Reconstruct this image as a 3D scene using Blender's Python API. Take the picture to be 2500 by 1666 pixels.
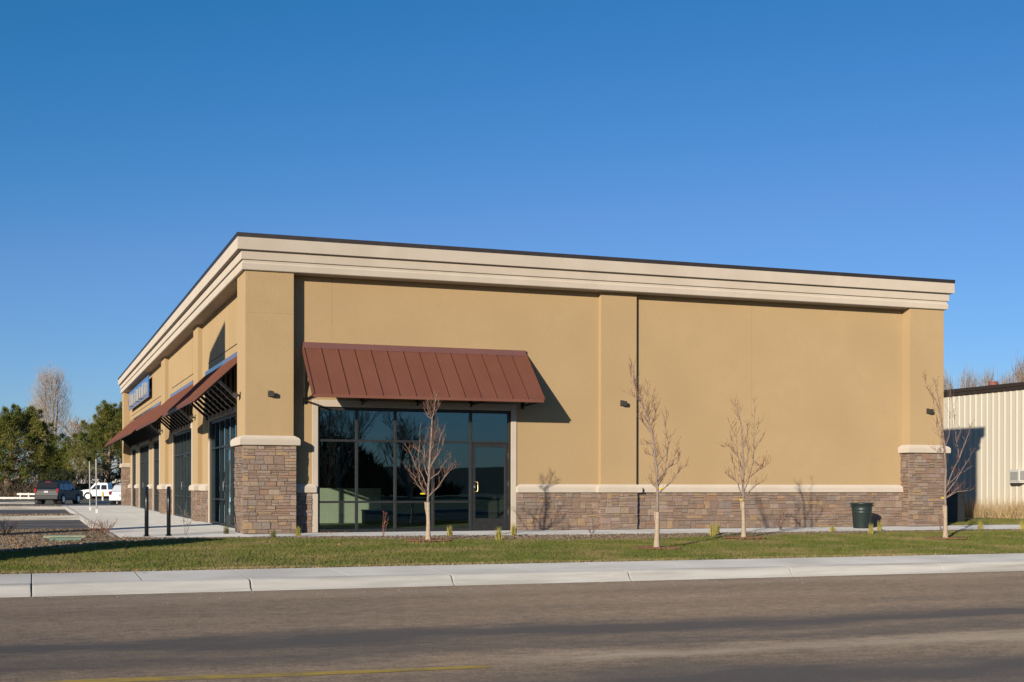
import bpy, math, random
import numpy as np
from mathutils import Vector, Matrix
random.seed(7); rng = np.random.default_rng(7)
for o in list(bpy.data.objects): bpy.data.objects.remove(o)
sc = bpy.context.scene
COL = sc.collection

# ------------------------------------------------------------------ camera, sky, sun
F_PX, HORIZON, YAW, ROLL, EYE = 3202.9, 1184.54, 0.3507, 0.0015, 1.12      # solved from the building's edges
cam_d = bpy.data.cameras.new('camera'); cam = bpy.data.objects.new('camera', cam_d); COL.objects.link(cam)
cam_d.sensor_width = 36.0; cam_d.lens = F_PX / 2500 * 36
cam_d.shift_y = (HORIZON - 833) / 2500
cam_d.clip_start = 0.1; cam_d.clip_end = 3000
cam.matrix_world = (Matrix.Translation((0, 0, EYE)) @ Matrix.Rotation(-YAW, 4, 'Z') @ Matrix.Rotation(math.pi/2, 4, 'X')
                    @ Matrix.Rotation(ROLL, 4, 'Z'))
sc.camera = cam
SUN_EL, SUN_AZ = math.radians(13.3), math.radians(43.0)                      # light travels towards +x +y
SD = Vector((math.sin(SUN_AZ)*math.cos(SUN_EL), math.cos(SUN_AZ)*math.cos(SUN_EL), -math.sin(SUN_EL)))
w = bpy.data.worlds.new('World'); sc.world = w; w.use_nodes = True
nt = w.node_tree; bg = nt.nodes['Background']
sky = nt.nodes.new('ShaderNodeTexSky'); sky.sky_type = 'NISHITA'; sky.sun_disc = False
sky.sun_elevation = SUN_EL; sky.sun_rotation = math.pi + SUN_AZ
sky.air_density = 1.0; sky.dust_density = 0.3; sky.ozone_density = 6.8; sky.altitude = 800
sp_ = nt.nodes.new('ShaderNodeSeparateColor'); cb_ = nt.nodes.new('ShaderNodeCombineColor'); nt.links.new(sky.outputs[0], sp_.inputs[0])
mr_ = nt.nodes.new('ShaderNodeMapRange'); mr_.clamp = True                  # one grade for the whole sky: deeper blue where it is dark
for i_, v_ in ((1, .50), (2, .92), (3, .50), (4, 1.2)): mr_.inputs[i_].default_value = v_
nt.links.new(sp_.outputs[0], mr_.inputs[0])
for i_ in range(3):
    mu_ = nt.nodes.new('ShaderNodeMath'); mu_.operation = 'MULTIPLY'; mu_.inputs[1].default_value = (1, 1.02, 1.015)[i_]
    nt.links.new(sp_.outputs[i_], mu_.inputs[0]); nt.links.new(mu_.outputs[0], cb_.inputs[i_])
    if i_ == 0: nt.links.new(mr_.outputs[0], mu_.inputs[1])
nt.links.new(cb_.outputs[0], bg.inputs[0]); bg.inputs[1].default_value = 0.09
sd = bpy.data.lights.new('sun', 'SUN'); sd.energy = 4.0; sd.angle = math.radians(0.5); sd.color = (1.0, 0.89, 0.735)
so = bpy.data.objects.new('sun', sd); COL.objects.link(so); so.rotation_euler = SD.to_track_quat('-Z', 'Y').to_euler()
so.location = (-30, -30, 30)
vs = sc.view_settings; vs.view_transform = 'Standard'; vs.look = 'None'; vs.exposure = 0.35; vs.gamma = 1.0
sc.render.engine = 'CYCLES'

# ------------------------------------------------------------------ picture measurements -> places
CF = Vector((math.sin(YAW), math.cos(YAW), 0)); CR = Vector((math.cos(YAW), -math.sin(YAW), 0)); CC = Vector((0, 0, EYE))
def ray(px, py):
    u = px - 1250
    return CF + CR*(u/F_PX) + Vector((0, 0, 1))*((HORIZON - py + ROLL*u)/F_PX)
def onz(px, py, z=0.0):
    d = ray(px, py); return CC + d*((z-EYE)/d.z)
def onx(px, py, X): d = ray(px, py); return CC + d*(X/d.x)
def ony(px, py, Y): d = ray(px, py); return CC + d*(Y/d.y)
def atdepth(px, py, dep): return CC + ray(px, py)*dep
def depth(p): return (Vector(p)-CC).dot(CF)

# ------------------------------------------------------------------ mesh builder
class MB:
    def __init__(s): s.v = []; s.f = []; s.m = []
    def add(s, vs, fs, m=0):
        b = len(s.v); s.v += [tuple(v) for v in vs]; s.f += [tuple(i+b for i in f) for f in fs]; s.m += [m]*len(fs); return s
    def box(s, x0, x1, y0, y1, z0, z1, m=0):
        return s.add([(x0,y0,z0),(x1,y0,z0),(x1,y1,z0),(x0,y1,z0),(x0,y0,z1),(x1,y0,z1),(x1,y1,z1),(x0,y1,z1)],
                     [(0,3,2,1),(4,5,6,7),(0,1,5,4),(1,2,6,5),(2,3,7,6),(3,0,4,7)], m)
    def rloft(s, x0, x1, y0, y1, prof, m=0):            # rectangle rings grown outward by o at height z
        vs = []; fs = []
        for o, z in prof: vs += [(x0-o,y0-o,z),(x1+o,y0-o,z),(x1+o,y1+o,z),(x0-o,y1+o,z)]
        n = len(prof)
        for i in range(n-1):
            for k in range(4):
                a = 4*i+k; b = 4*i+(k+1) % 4; fs.append((a, b, b+4, a+4))
        fs.append((3,2,1,0)); fs.append((4*n-4,4*n-3,4*n-2,4*n-1))
        return s.add(vs, fs, m)
    def tube(s, pts, rad, n=6, m=0, cap=True):
        pts = [Vector(p) for p in pts]; vs = []; fs = []
        if not hasattr(rad, '__len__'): rad = [rad]*len(pts)
        prev = None
        for i, p in enumerate(pts):
            t = (pts[min(i+1, len(pts)-1)] - pts[max(i-1, 0)])
            t = t.normalized() if t.length > 1e-9 else Vector((0,0,1))
            a = t.cross(Vector((0,0,1)) if abs(t.z) < .9 else Vector((1,0,0))).normalized()
            if prev is not None:
                q = prev - t*prev.dot(t)
                if q.length > 1e-6: a = q.normalized()
            prev = a; b = t.cross(a)
            for k in range(n):
                an = 2*math.pi*k/n; vs.append(p + (a*math.cos(an)+b*math.sin(an))*rad[i])
        for i in range(len(pts)-1):
            for k in range(n):
                fs.append((i*n+k, i*n+(k+1) % n, (i+1)*n+(k+1) % n, (i+1)*n+k))
        if cap: fs.append(tuple(range(n-1, -1, -1))); fs.append(tuple((len(pts)-1)*n+k for k in range(n)))
        return s.add(vs, fs, m)
    def prism(s, poly, y0, y1, m=0):                    # poly in x,z extruded along y
        n = len(poly)
        vs = [(x, y0, z) for x, z in poly]+[(x, y1, z) for x, z in poly]
        fs = [tuple(range(n)), tuple(range(2*n-1, n-1, -1))]+[(i, i+n, (i+1) % n+n, (i+1) % n) for i in range(n)]
        return s.add(vs, fs, m)
    def mesh(s, name, mats):
        me = bpy.data.meshes.new(name); me.from_pydata(s.v, [], s.f); 
        for mm in (mats if isinstance(mats, (list, tuple)) else [mats]): me.materials.append(mm)
        if any(s.m): me.polygons.foreach_set('material_index', s.m)
        me.update(); return me
    def obj(s, name, mats, parent=None, smooth=False, bevel=0, seg=1):
        me = s.mesh(name, mats); o = link(name, me, parent)
        if smooth: me.polygons.foreach_set('use_smooth', [True]*len(me.polygons))
        if bevel:
            b = o.modifiers.new('bevel', 'BEVEL'); b.width = bevel; b.segments = seg; b.limit_method = 'ANGLE'
        return o
def link(name, data, parent=None):
    o = bpy.data.objects.new(name, data); COL.objects.link(o)
    if parent is not None: o.parent = parent
    return o
def tag(o, label, cat, group=None):
    o['label'] = label; o['category'] = cat
    if group: o['group'] = group
    return o
def thing(name, label, cat, loc=(0,0,0), rz=0, group=None):
    o = bpy.data.objects.new(name, None); COL.objects.link(o); o.location = loc; o.rotation_euler = (0, 0, rz)
    o.empty_display_size = .2
    return tag(o, label, cat, group)
def struct(o): o['kind'] = 'structure'; return o
def stuff(o): o['kind'] = 'stuff'; return o
def npmesh(name, verts, faces, mats, parent=None, midx=None, smooth=False):   # numpy arrays, fixed face size
    verts = np.asarray(verts, np.float32); faces = np.asarray(faces, np.int32); k = faces.shape[1]
    me = bpy.data.meshes.new(name)
    me.vertices.add(len(verts)); me.vertices.foreach_set('co', verts.ravel())
    me.loops.add(faces.size); me.loops.foreach_set('vertex_index', faces.ravel())
    me.polygons.add(len(faces)); me.polygons.foreach_set('loop_start', np.arange(0, faces.size, k, dtype=np.int32))
    me.polygons.foreach_set('loop_total', np.full(len(faces), k, np.int32))
    for mm in (mats if isinstance(mats, (list, tuple)) else [mats]): me.materials.append(mm)
    if midx is not None: me.polygons.foreach_set('material_index', np.asarray(midx, np.int32))
    if smooth: me.polygons.foreach_set('use_smooth', np.ones(len(faces), bool))
    me.update(calc_edges=True); me.validate()
    return link(name, me, parent)

# ------------------------------------------------------------------ materials
def pm(name, c1, c2=None, scale=3.0, rough=.8, bump=0.0, bscale=60., metal=0.0, spec=.5, detail=4, stretch=(1,1,1),
       lo=.35, hi=.65, c3=None, scale3=.4, rv=0.0, drough=0.0, coat=0.0):
    m = bpy.data.materials.new(name); m.use_nodes = True; t = m.node_tree; N = t.nodes; L = t.links
    p = N['Principled BSDF']
    p.inputs['Roughness'].default_value = rough; p.inputs['Metallic'].default_value = metal
    p.inputs['Specular IOR Level'].default_value = spec
    if 'Diffuse Roughness' in p.inputs: p.inputs['Diffuse Roughness'].default_value = drough
    if coat: p.inputs['Coat Weight'].default_value = coat; p.inputs['Coat Roughness'].default_value = .05
    p.inputs['Base Color'].default_value = (*c1, 1)
    if c2 is None and not bump and not rv: return m
    g = N.new('ShaderNodeNewGeometry'); mp = N.new('ShaderNodeMapping'); mp.inputs['Scale'].default_value = stretch
    L.new(g.outputs['Position'], mp.inputs[0])
    src = None
    if c2 is not None:
        n = N.new('ShaderNodeTexNoise'); n.inputs['Scale'].default_value = scale; n.inputs['Detail'].default_value = detail
        n.inputs['Roughness'].default_value = .62
        L.new(mp.outputs[0], n.inputs['Vector'])
        r = N.new('ShaderNodeValToRGB'); r.color_ramp.elements[0].position = lo; r.color_ramp.elements[1].position = hi
        r.color_ramp.elements[0].color = (*c1, 1); r.color_ramp.elements[1].color = (*c2, 1)
        L.new(n.outputs[0], r.inputs[0]); src = r.outputs[0]
        if c3 is not None:
            n3 = N.new('ShaderNodeTexNoise'); n3.inputs['Scale'].default_value = scale3; n3.inputs['Detail'].default_value = 5
            L.new(mp.outputs[0], n3.inputs['Vector'])
            r3 = N.new('ShaderNodeMapRange'); r3.inputs[1].default_value = .45; r3.inputs[2].default_value = .68; r3.clamp = True
            L.new(n3.outputs[0], r3.inputs[0])
            mx = N.new('ShaderNodeMix'); mx.data_type = 'RGBA'
            L.new(r3.outputs[0], mx.inputs[0]); L.new(src, mx.inputs[6]); mx.inputs[7].default_value = (*c3, 1); src = mx.outputs[2]
    if rv:
        oi = N.new('ShaderNodeObjectInfo'); hs = N.new('ShaderNodeHueSaturation'); ma = N.new('ShaderNodeMath'); ma.operation = 'MULTIPLY_ADD'
        ma.inputs[1].default_value = rv; ma.inputs[2].default_value = 1-rv/2
        L.new(oi.outputs['Random'], ma.inputs[0]); L.new(ma.outputs[0], hs.inputs['Value'])
        if src is None: hs.inputs['Color'].default_value = (*c1, 1)
        else: L.new(src, hs.inputs['Color'])
        src = hs.outputs[0]
    if src is not None: L.new(src, p.inputs['Base Color'])
    if bump:
        nb = N.new('ShaderNodeTexNoise'); nb.inputs['Scale'].default_value = bscale; nb.inputs['Detail'].default_value = 5
        L.new(mp.outputs[0], nb.inputs['Vector'])
        b = N.new('ShaderNodeBump'); b.inputs['Strength'].default_value = bump; b.inputs['Distance'].default_value = .02
        L.new(nb.outputs[0], b.inputs['Height']); L.new(b.outputs[0], p.inputs['Normal'])
    return m
M = {}
M['stucco'] = pm('stucco', (.438,.313,.168), (.460,.329,.178), 2.0, .95, .5, 38, spec=.15, drough=.6, c3=(.420,.299,.159), scale3=.5)
M['trim'] = pm('cream_trim', (.53,.46,.375), (.555,.485,.40), 2.5, .9, .2, 70, spec=.2, drough=.8, c3=(.51,.44,.355), scale3=.9)
M['coping'] = pm('bronze_coping', (.045,.036,.034), (.055,.045,.042), 5, .5, metal=.3)
M['frame'] = pm('bronze_frame', (.022,.021,.020), (.03,.029,.027), 9, .42, spec=.5)
M['brown'] = pm('brown_metal', (.178,.066,.041), (.197,.075,.048), 1.6, .55, .06, 9, spec=.4, rv=.06, stretch=(1,1,.4))
M['flash'] = pm('brown_flashing', (.17,.066,.045), (.19,.075,.05), 2, .32, spec=.6, coat=.8)
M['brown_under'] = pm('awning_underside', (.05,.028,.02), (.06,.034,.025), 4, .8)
M['black'] = pm('black_steel', (.012,.012,.013), (.016,.016,.017), 6, .3, spec=.5)
M['lightfix'] = pm('light_fitting_metal', (.05,.04,.033), (.06,.05,.04), 20, .45)
M['brass'] = pm('brass', (.75,.55,.22), (.7,.5,.2), 20, .3, metal=.9)
M['galv'] = pm('galvanised', (.26,.27,.28), (.32,.33,.34), 8, .5, metal=.3)
M['conc'] = pm('concrete', (.345,.342,.33), (.40,.396,.384), 1.6, .88, .25, 90, spec=.25, c3=(.285,.28,.265), scale3=.8, rv=.06, drough=1)
M['conc_plaza'] = pm('plaza_concrete', (.43,.42,.395), (.49,.48,.455), 1.2, .88, .2, 70, spec=.25, c3=(.39,.38,.355), scale3=.35, rv=.06, drough=1)
M['kerb'] = pm('kerb_concrete', (.46,.44,.40), (.53,.51,.47), 2.5, .9, .45, 60, spec=.2, c3=(.33,.31,.275), scale3=1.6, rv=.05, stretch=(.3,1,5), drough=.5)
M['dirt'] = pm('dry_earth', (.17,.125,.08), (.24,.18,.11), .8, 1, .3, 12, c3=(.13,.12,.06), scale3=.12)
M['soil'] = pm('bed_soil', (.07,.05,.036), (.12,.088,.06), 7, 1, .6, 30)
M['lawnbase'] = pm('lawn_base', (.075,.095,.02), (.10,.115,.03), 2.2, 1, .5, 60, c3=(.15,.12,.05), scale3=.7)
M['grass'] = pm('grass_blades', (.108,.135,.024), (.168,.176,.038), 3.5, .75, spec=.25, c3=(.27,.21,.085), scale3=.8)
M['lot'] = pm('parking_asphalt', (.105,.095,.086), (.14,.128,.115), 1.3, .85, .4, 60, c3=(.20,.18,.155), scale3=.35, stretch=(.25,1.6,1))
M['paint'] = pm('worn_white_paint', (.55,.55,.53), (.35,.34,.33), 9, .8)
def paint(name, c, metal=0.0, rough=.3): return pm(name, c, None, rough=rough, metal=metal, coat=.6)
M['white_car'] = paint('white_car_paint', (.78,.78,.76)); M['navy_car'] = pm('dark_slate_car_paint', (.010,.012,.016), None, rough=.4, spec=.25)
M['carglass'] = pm('car_glass', (.012,.014,.017), None, rough=.05, spec=.8)
M['plastic'] = pm('black_plastic', (.022,.022,.023), (.03,.03,.03), 12, .6)
M['rubber'] = pm('tyre_rubber', (.018,.018,.018), (.026,.026,.026), 14, .85)
M['rim'] = pm('alloy_rim', (.5,.5,.51), None, rough=.35, metal=.8)
M['redlamp'] = pm('red_lamp', (.28,.01,.012), None, rough=.15, spec=.7)
M['amber'] = pm('amber_lamp', (.7,.25,.03), None, rough=.2)
M['plate'] = pm('number_plate', (.6,.6,.58), (.35,.33,.36), 30, .5)
M['yellow'] = pm('yellow_paint', (.75,.45,.02), (.68,.4,.03), 15, .5)
M['tag'] = pm('yellow_ribbon', (.85,.62,.01), None, rough=.5)
M['whitewood'] = pm('white_painted_wood', (.74,.72,.66), (.66,.64,.58), 3, .7)
M['rbwall'] = pm('cream_sheet_metal', (.66,.60,.485), (.69,.63,.51), 1.2, .6, spec=.3, stretch=(1,1,.15))
M['rbtrim'] = pm('dark_brown_gutter', (.04,.028,.02), (.05,.035,.025), 6, .55)
M['rbroof'] = pm('roof_sheet', (.4,.36,.3), (.45,.4,.33), 2, .6)
M['vent'] = pm('rusty_red_vent', (.28,.09,.065), (.2,.07,.05), 12, .7)
M['acwhite'] = pm('aged_white_enamel', (.66,.66,.62), (.58,.57,.52), 6, .5)
M['acgrey'] = pm('grey_grille', (.25,.25,.24), (.3,.3,.29), 25, .6)
M['can'] = pm('dark_green_plastic', (.020,.033,.030), (.026,.040,.037), 5, .45, .1, 20, spec=.5)
M['bark'] = pm('young_bark', (.23,.165,.125), (.33,.26,.215), 25, .9, .3, 60)
M['twig'] = pm('red_brown_twigs', (.18,.085,.055), (.24,.13,.085), 18, .9)
M['wrap'] = pm('pale_trunk_wrap', (.40,.30,.20), (.50,.39,.27), 9, .9, .4, 40, stretch=(1,1,3))
M['greybark'] = pm('grey_bark', (.22,.18,.145), (.32,.27,.22), 9, .95)
M['poplar'] = pm('poplar_twigs', (.34,.265,.20), (.44,.36,.28), 1.2, .95)
M['paletwig'] = pm('pale_grey_twigs', (.30,.25,.21), (.40,.33,.27), 2, .95)
M['orangetwig'] = pm('orange_twigs', (.34,.21,.10), (.30,.23,.17), .5, .95)
M['pinebark'] = pm('pine_bark', (.22,.15,.10), (.32,.24,.17), 4, .95, .4, 12)
M['pine'] = pm('pine_needles', (.075,.105,.02), (.15,.16,.03), .9, .7, spec=.25, c3=(.22,.19,.045), scale3=.55)
M['dkgreen'] = pm('evergreen_leaves', (.010,.016,.007), (.018,.026,.010), 1.2, .9)
M['brush'] = pm('dry_brush', (.14,.095,.06), (.22,.16,.10), 1.5, .95, c3=(.10,.085,.05), scale3=.8)
M['drygrass'] = pm('dry_grass', (.42,.29,.14), (.54,.40,.21), 4, .9)
M['tuft'] = pm('yellow_green_tuft', (.28,.26,.045), (.42,.34,.085), 11, .8)
M['tuftdk'] = pm('dull_green_tuft', (.10,.11,.035), (.2,.18,.06), 11, .8)
M['redleaf'] = pm('pink_red_leaf', (.5,.13,.09), (.6,.22,.14), 20, .7)
M['roseleaf'] = pm('rose_leaf', (.14,.14,.05), (.30,.16,.08), 14, .7)
M['leaf'] = pm('fallen_leaf', (.35,.16,.06), (.45,.24,.10), 9, .85)
M['bark_mulch'] = pm('red_bark_mulch', (.22,.085,.04), (.32,.14,.07), 20, .95)
ROCK = [pm('bed_rock_%s' % n, c, tuple(k*1.3 for k in c), 18, .9) for n, c in
        (('brown', (.20,.13,.075)), ('tan', (.30,.21,.125)), ('dark', (.10,.066,.04)), ('olive', (.22,.165,.09)), ('grey', (.23,.185,.14)))]
M['lid'] = pm('green_plastic_lid', (.13,.22,.15), (.19,.27,.19), 10, .6)
M['lid2'] = pm('faded_lid', (.33,.34,.22), (.27,.3,.2), 10, .7)
M['blueglass'] = pm('glossy_blue_panel', (.035,.15,.44), None, rough=.12, spec=.8)
M['letter'] = pm('letter_return_metal', (.30,.28,.25), (.42,.40,.36), 4, .4, metal=.3)
M['letterface'] = pm('white_letter_face', (.75,.74,.72), None, rough=.35)
M['letterred'] = pm('red_letter_face', (.6,.01,.04), None, rough=.35)
M['int_wall'] = pm('pale_green_wall', (.50,.54,.43), (.54,.58,.47), 2, .9)
M['int_floor'] = pm('interior_floor', (.15,.17,.095), (.27,.29,.17), 1.5, .7)
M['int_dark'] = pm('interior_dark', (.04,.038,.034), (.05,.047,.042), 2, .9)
M['roofing'] = pm('roofing', (.12,.11,.10), (.15,.14,.13), 2, .9)
M['signgrey'] = pm('sign_cladding', (.3,.28,.25), (.34,.32,.28), 2, .8)
M['hill'] = pm('dry_hill', (.022,.02,.015), (.035,.032,.022), .05, 1)
STONE = [pm('stone_%s' % n, c, d, 14, .92, .7, 45, spec=.2, stretch=(1,1,2.2)) for n, c, d in (
    ('tan', (0.343,0.245,0.177), (0.260,0.186,0.137)), ('brown', (0.295,0.209,0.154), (0.224,0.160,0.121)), ('dark', (0.219,0.160,0.125), (0.285,0.209,0.162)),
    ('grey', (0.294,0.234,0.193), (0.233,0.186,0.154)), ('mauve', (0.296,0.211,0.174), (0.356,0.258,0.210)), ('ochre', (0.410,0.280,0.164), (0.328,0.225,0.137)),
    ('buff', (0.378,0.278,0.197), (0.302,0.220,0.159)), ('rust', (0.334,0.204,0.139), (0.275,0.179,0.126)), ('pale', (0.387,0.304,0.238), (0.316,0.247,0.192)))]
STW = [22, 24, 12, 12, 11, 6, 14, 6, 6]

def asphalt():
    m = bpy.data.materials.new('road_asphalt'); m.use_nodes = True; t = m.node_tree; N = t.nodes; L = t.links; p = N['Principled BSDF']
    g = N.new('ShaderNodeNewGeometry')
    def noise(scale, detail, stretch=(1,1,1), ro=.6):
        mp = N.new('ShaderNodeMapping'); mp.inputs['Scale'].default_value = stretch; L.new(g.outputs['Position'], mp.inputs[0])
        n = N.new('ShaderNodeTexNoise'); n.inputs['Scale'].default_value = scale; n.inputs['Detail'].default_value = detail
        n.inputs['Roughness'].default_value = ro
        L.new(mp.outputs[0], n.inputs['Vector']); return n.outputs[0]
    def ramp(src, a, b, ca, cb):
        r = N.new('ShaderNodeValToRGB'); r.color_ramp.elements[0].position = a; r.color_ramp.elements[1].position = b
        r.color_ramp.elements[0].color = (*ca, 1); r.color_ramp.elements[1].color = (*cb, 1); L.new(src, r.inputs[0]); return r.outputs[0]
    def mix(f, a, b, mode='MIX'):
        x = N.new('ShaderNodeMix'); x.data_type = 'RGBA'; x.blend_type = mode
        if hasattr(f, 'links'): L.new(f, x.inputs[0])
        else: x.inputs[0].default_value = f
        L.new(a, x.inputs[6]); L.new(b, x.inputs[7]); return x.outputs[2]
    def mth(op, a, b, c=None):
        x = N.new('ShaderNodeMath'); x.operation = op
        for i, q in enumerate((a, b, c)):
            if q is None: continue
            if hasattr(q, 'links'): L.new(q, x.inputs[i])
            else: x.inputs[i].default_value = q
        return x.outputs[0]
    sep = N.new('ShaderNodeSeparateXYZ'); L.new(g.outputs['Position'], sep.inputs[0])
    base = ramp(noise(45, 6, ro=.75), .34, .68, (.085,.064,.048), (.28,.222,.166))
    grit = ramp(noise(150, 2), .58, .72, (0,0,0), (1,1,1))
    light = ramp(noise(200, 1), .2, .8, (.36,.31,.255), (.45,.39,.325))
    col = mix(mth('MULTIPLY', grit, .45), base, light)
    mot = ramp(noise(9, 8, (.6,1,1), .82), .36, .66, (.66,.66,.67), (1.30,1.28,1.24))
    col = mix(1.0, col, mot, 'MULTIPLY')
    worn = ramp(noise(.55, 5, (.25,1.4,1)), .4, .7, (.8,.8,.8), (1.12,1.10,1.06))
    col = mix(1.0, col, worn, 'MULTIPLY')
    # darker bands in the asphalt colour, wandering along the road
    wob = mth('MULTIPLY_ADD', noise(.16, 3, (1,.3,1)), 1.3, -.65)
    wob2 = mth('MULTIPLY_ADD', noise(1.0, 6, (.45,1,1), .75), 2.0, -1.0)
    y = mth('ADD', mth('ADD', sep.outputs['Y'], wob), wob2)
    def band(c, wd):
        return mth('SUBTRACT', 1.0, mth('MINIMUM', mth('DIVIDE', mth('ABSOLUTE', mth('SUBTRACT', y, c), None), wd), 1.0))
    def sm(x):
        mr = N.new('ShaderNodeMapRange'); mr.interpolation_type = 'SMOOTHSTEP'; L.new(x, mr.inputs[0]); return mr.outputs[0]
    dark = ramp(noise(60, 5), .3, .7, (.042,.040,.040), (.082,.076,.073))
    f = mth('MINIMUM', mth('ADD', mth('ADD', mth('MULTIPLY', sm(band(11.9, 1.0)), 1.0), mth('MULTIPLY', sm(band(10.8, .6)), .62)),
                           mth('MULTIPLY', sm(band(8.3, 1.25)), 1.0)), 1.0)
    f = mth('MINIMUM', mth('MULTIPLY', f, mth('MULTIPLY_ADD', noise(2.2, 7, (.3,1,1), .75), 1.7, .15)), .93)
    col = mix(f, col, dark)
    pale = ramp(noise(70, 5, ro=.75), .3, .7, (.22,.185,.14), (.42,.36,.28))
    xr = N.new('ShaderNodeMapRange'); xr.inputs[1].default_value = 2.8; xr.inputs[2].default_value = 4.6; L.new(sep.outputs['X'], xr.inputs[0])
    col = mix(mth('MULTIPLY', mth('MULTIPLY', sm(band(9.95, .55)), xr.outputs[0]), mth('MULTIPLY_ADD', noise(1.3, 5, (.3,1,1)), 1.5, -.2)), col, pale)
    dust = mth('MULTIPLY', sm(band(16.9, .9)), .35)
    dcol = N.new('ShaderNodeRGB'); dcol.outputs[0].default_value = (.235,.19,.15,1)
    col = mix(dust, col, dcol.outputs[0])
    L.new(col, p.inputs['Base Color']); p.inputs['Roughness'].default_value = .88; p.inputs['Specular IOR Level'].default_value = .25; p.inputs['Diffuse Roughness'].default_value = 1
    b = N.new('ShaderNodeBump'); b.inputs['Strength'].default_value = .5; b.inputs['Distance'].default_value = .012
    L.new(noise(80, 5, ro=.7), b.inputs['Height']); L.new(b.outputs[0], p.inputs['Normal'])
    return m
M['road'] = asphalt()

def glass(name, tint, refl):
    m = bpy.data.materials.new(name); m.use_nodes = True; t = m.node_tree; N = t.nodes; L = t.links
    N.remove(N['Principled BSDF']); out = N['Material Output']
    tr = N.new('ShaderNodeBsdfTransparent'); tr.inputs[0].default_value = (*tint, 1)
    gl = N.new('ShaderNodeBsdfGlossy'); gl.inputs['Roughness'].default_value = .004; gl.inputs[0].default_value = (.55,.86,1,1)
    lw = N.new('ShaderNodeLayerWeight'); lw.inputs[0].default_value = .5
    pw_ = N.new('ShaderNodeMath'); pw_.operation = 'POWER'; pw_.inputs[1].default_value = 4.0; L.new(lw.outputs['Facing'], pw_.inputs[0])
    mr = N.new('ShaderNodeMapRange'); mr.inputs[1].default_value = 0; mr.inputs[2].default_value = 1; mr.inputs[3].default_value = refl; mr.inputs[4].default_value = 1
    L.new(pw_.outputs[0], mr.inputs[0])
    g = N.new('ShaderNodeNewGeometry'); n = N.new('ShaderNodeTexNoise'); n.inputs['Scale'].default_value = .9; n.inputs['Detail'].default_value = 1
    L.new(g.outputs['Position'], n.inputs['Vector'])
    b = N.new('ShaderNodeBump'); b.inputs['Strength'].default_value = .05; b.inputs['Distance'].default_value = .02
    L.new(n.outputs[0], b.inputs['Height']); L.new(b.outputs[0], gl.inputs['Normal'])
    mx = N.new('ShaderNodeMixShader'); L.new(mr.outputs[0], mx.inputs[0]); L.new(tr.outputs[0], mx.inputs[1]); L.new(gl.outputs[0], mx.inputs[2])
    L.new(mx.outputs[0], out.inputs[0]); return m
M['glass'] = glass('tinted_glass', (.84,.88,.84), .10)

# ------------------------------------------------------------------ ground, road, pavement
ZR = -.30
def lerp(pts, x):
    if x <= pts[0][0]: return pts[0][1]
    for (a, b), (c, d) in zip(pts, pts[1:]):
        if x <= c: return b+(d-b)*(x-a)/(c-a)
    return pts[-1][1]
WALK_EDGE = [(4.6,28.45),(8,27.95),(12,27.6),(20,27.5),(34,27.5)]
BED_EDGE = [(-9,22.9),(-.5,24.5),(.5,25.2),(1.7,27.0),(3.4,28.0),(4.7,27.75),(7.8,26.35),(11,25.5),(14,25.9),(17,26.4),(20,26.95),(26,27.2),(34,27.25)]
SB_Y, SB_Z = 19.5, -.125
def walk_edge(x): return lerp(WALK_EDGE, x)
def bed_edge(x): return lerp(BED_EDGE, x) + .10*math.sin(x*2.3)+.06*math.sin(x*5.1+1)
def gz(x, y):
    t = (y-SB_Y)/(27.6-SB_Y); t = min(max(t, 0), 1)
    return SB_Z + (SB_Z*-1-.02)*t + .012*math.sin(x*.9+y*.5)*min(1, t*4)*(1-t)*2

struct(MB().add([(-900,-900,ZR-.04),(900,-900,ZR-.04),(900,900,ZR-.04),(-900,900,ZR-.04)], [(0,1,2,3)]).obj('ground', M['dirt']))
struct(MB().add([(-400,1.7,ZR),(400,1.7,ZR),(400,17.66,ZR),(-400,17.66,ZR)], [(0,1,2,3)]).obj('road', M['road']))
# raised land behind the pavement, falling slightly away to the north-west
def lotz(y): return lerp([(35,-.15),(70,-.15),(95,-.31),(133,-.46),(300,-.8)], y)
ys = [19.45, 35, 70, 95, 133, 299]
b = MB(); vs = []
for y in ys:
    z = -.175 if y < 30 else lotz(y)-.02
    vs += [(-300, y, z), (300, y, z)]
b.add(vs, [(2*i, 2*i+1, 2*i+3, 2*i+2) for i in range(len(ys)-1)])
struct(b.obj('land', M['dirt']))
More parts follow.
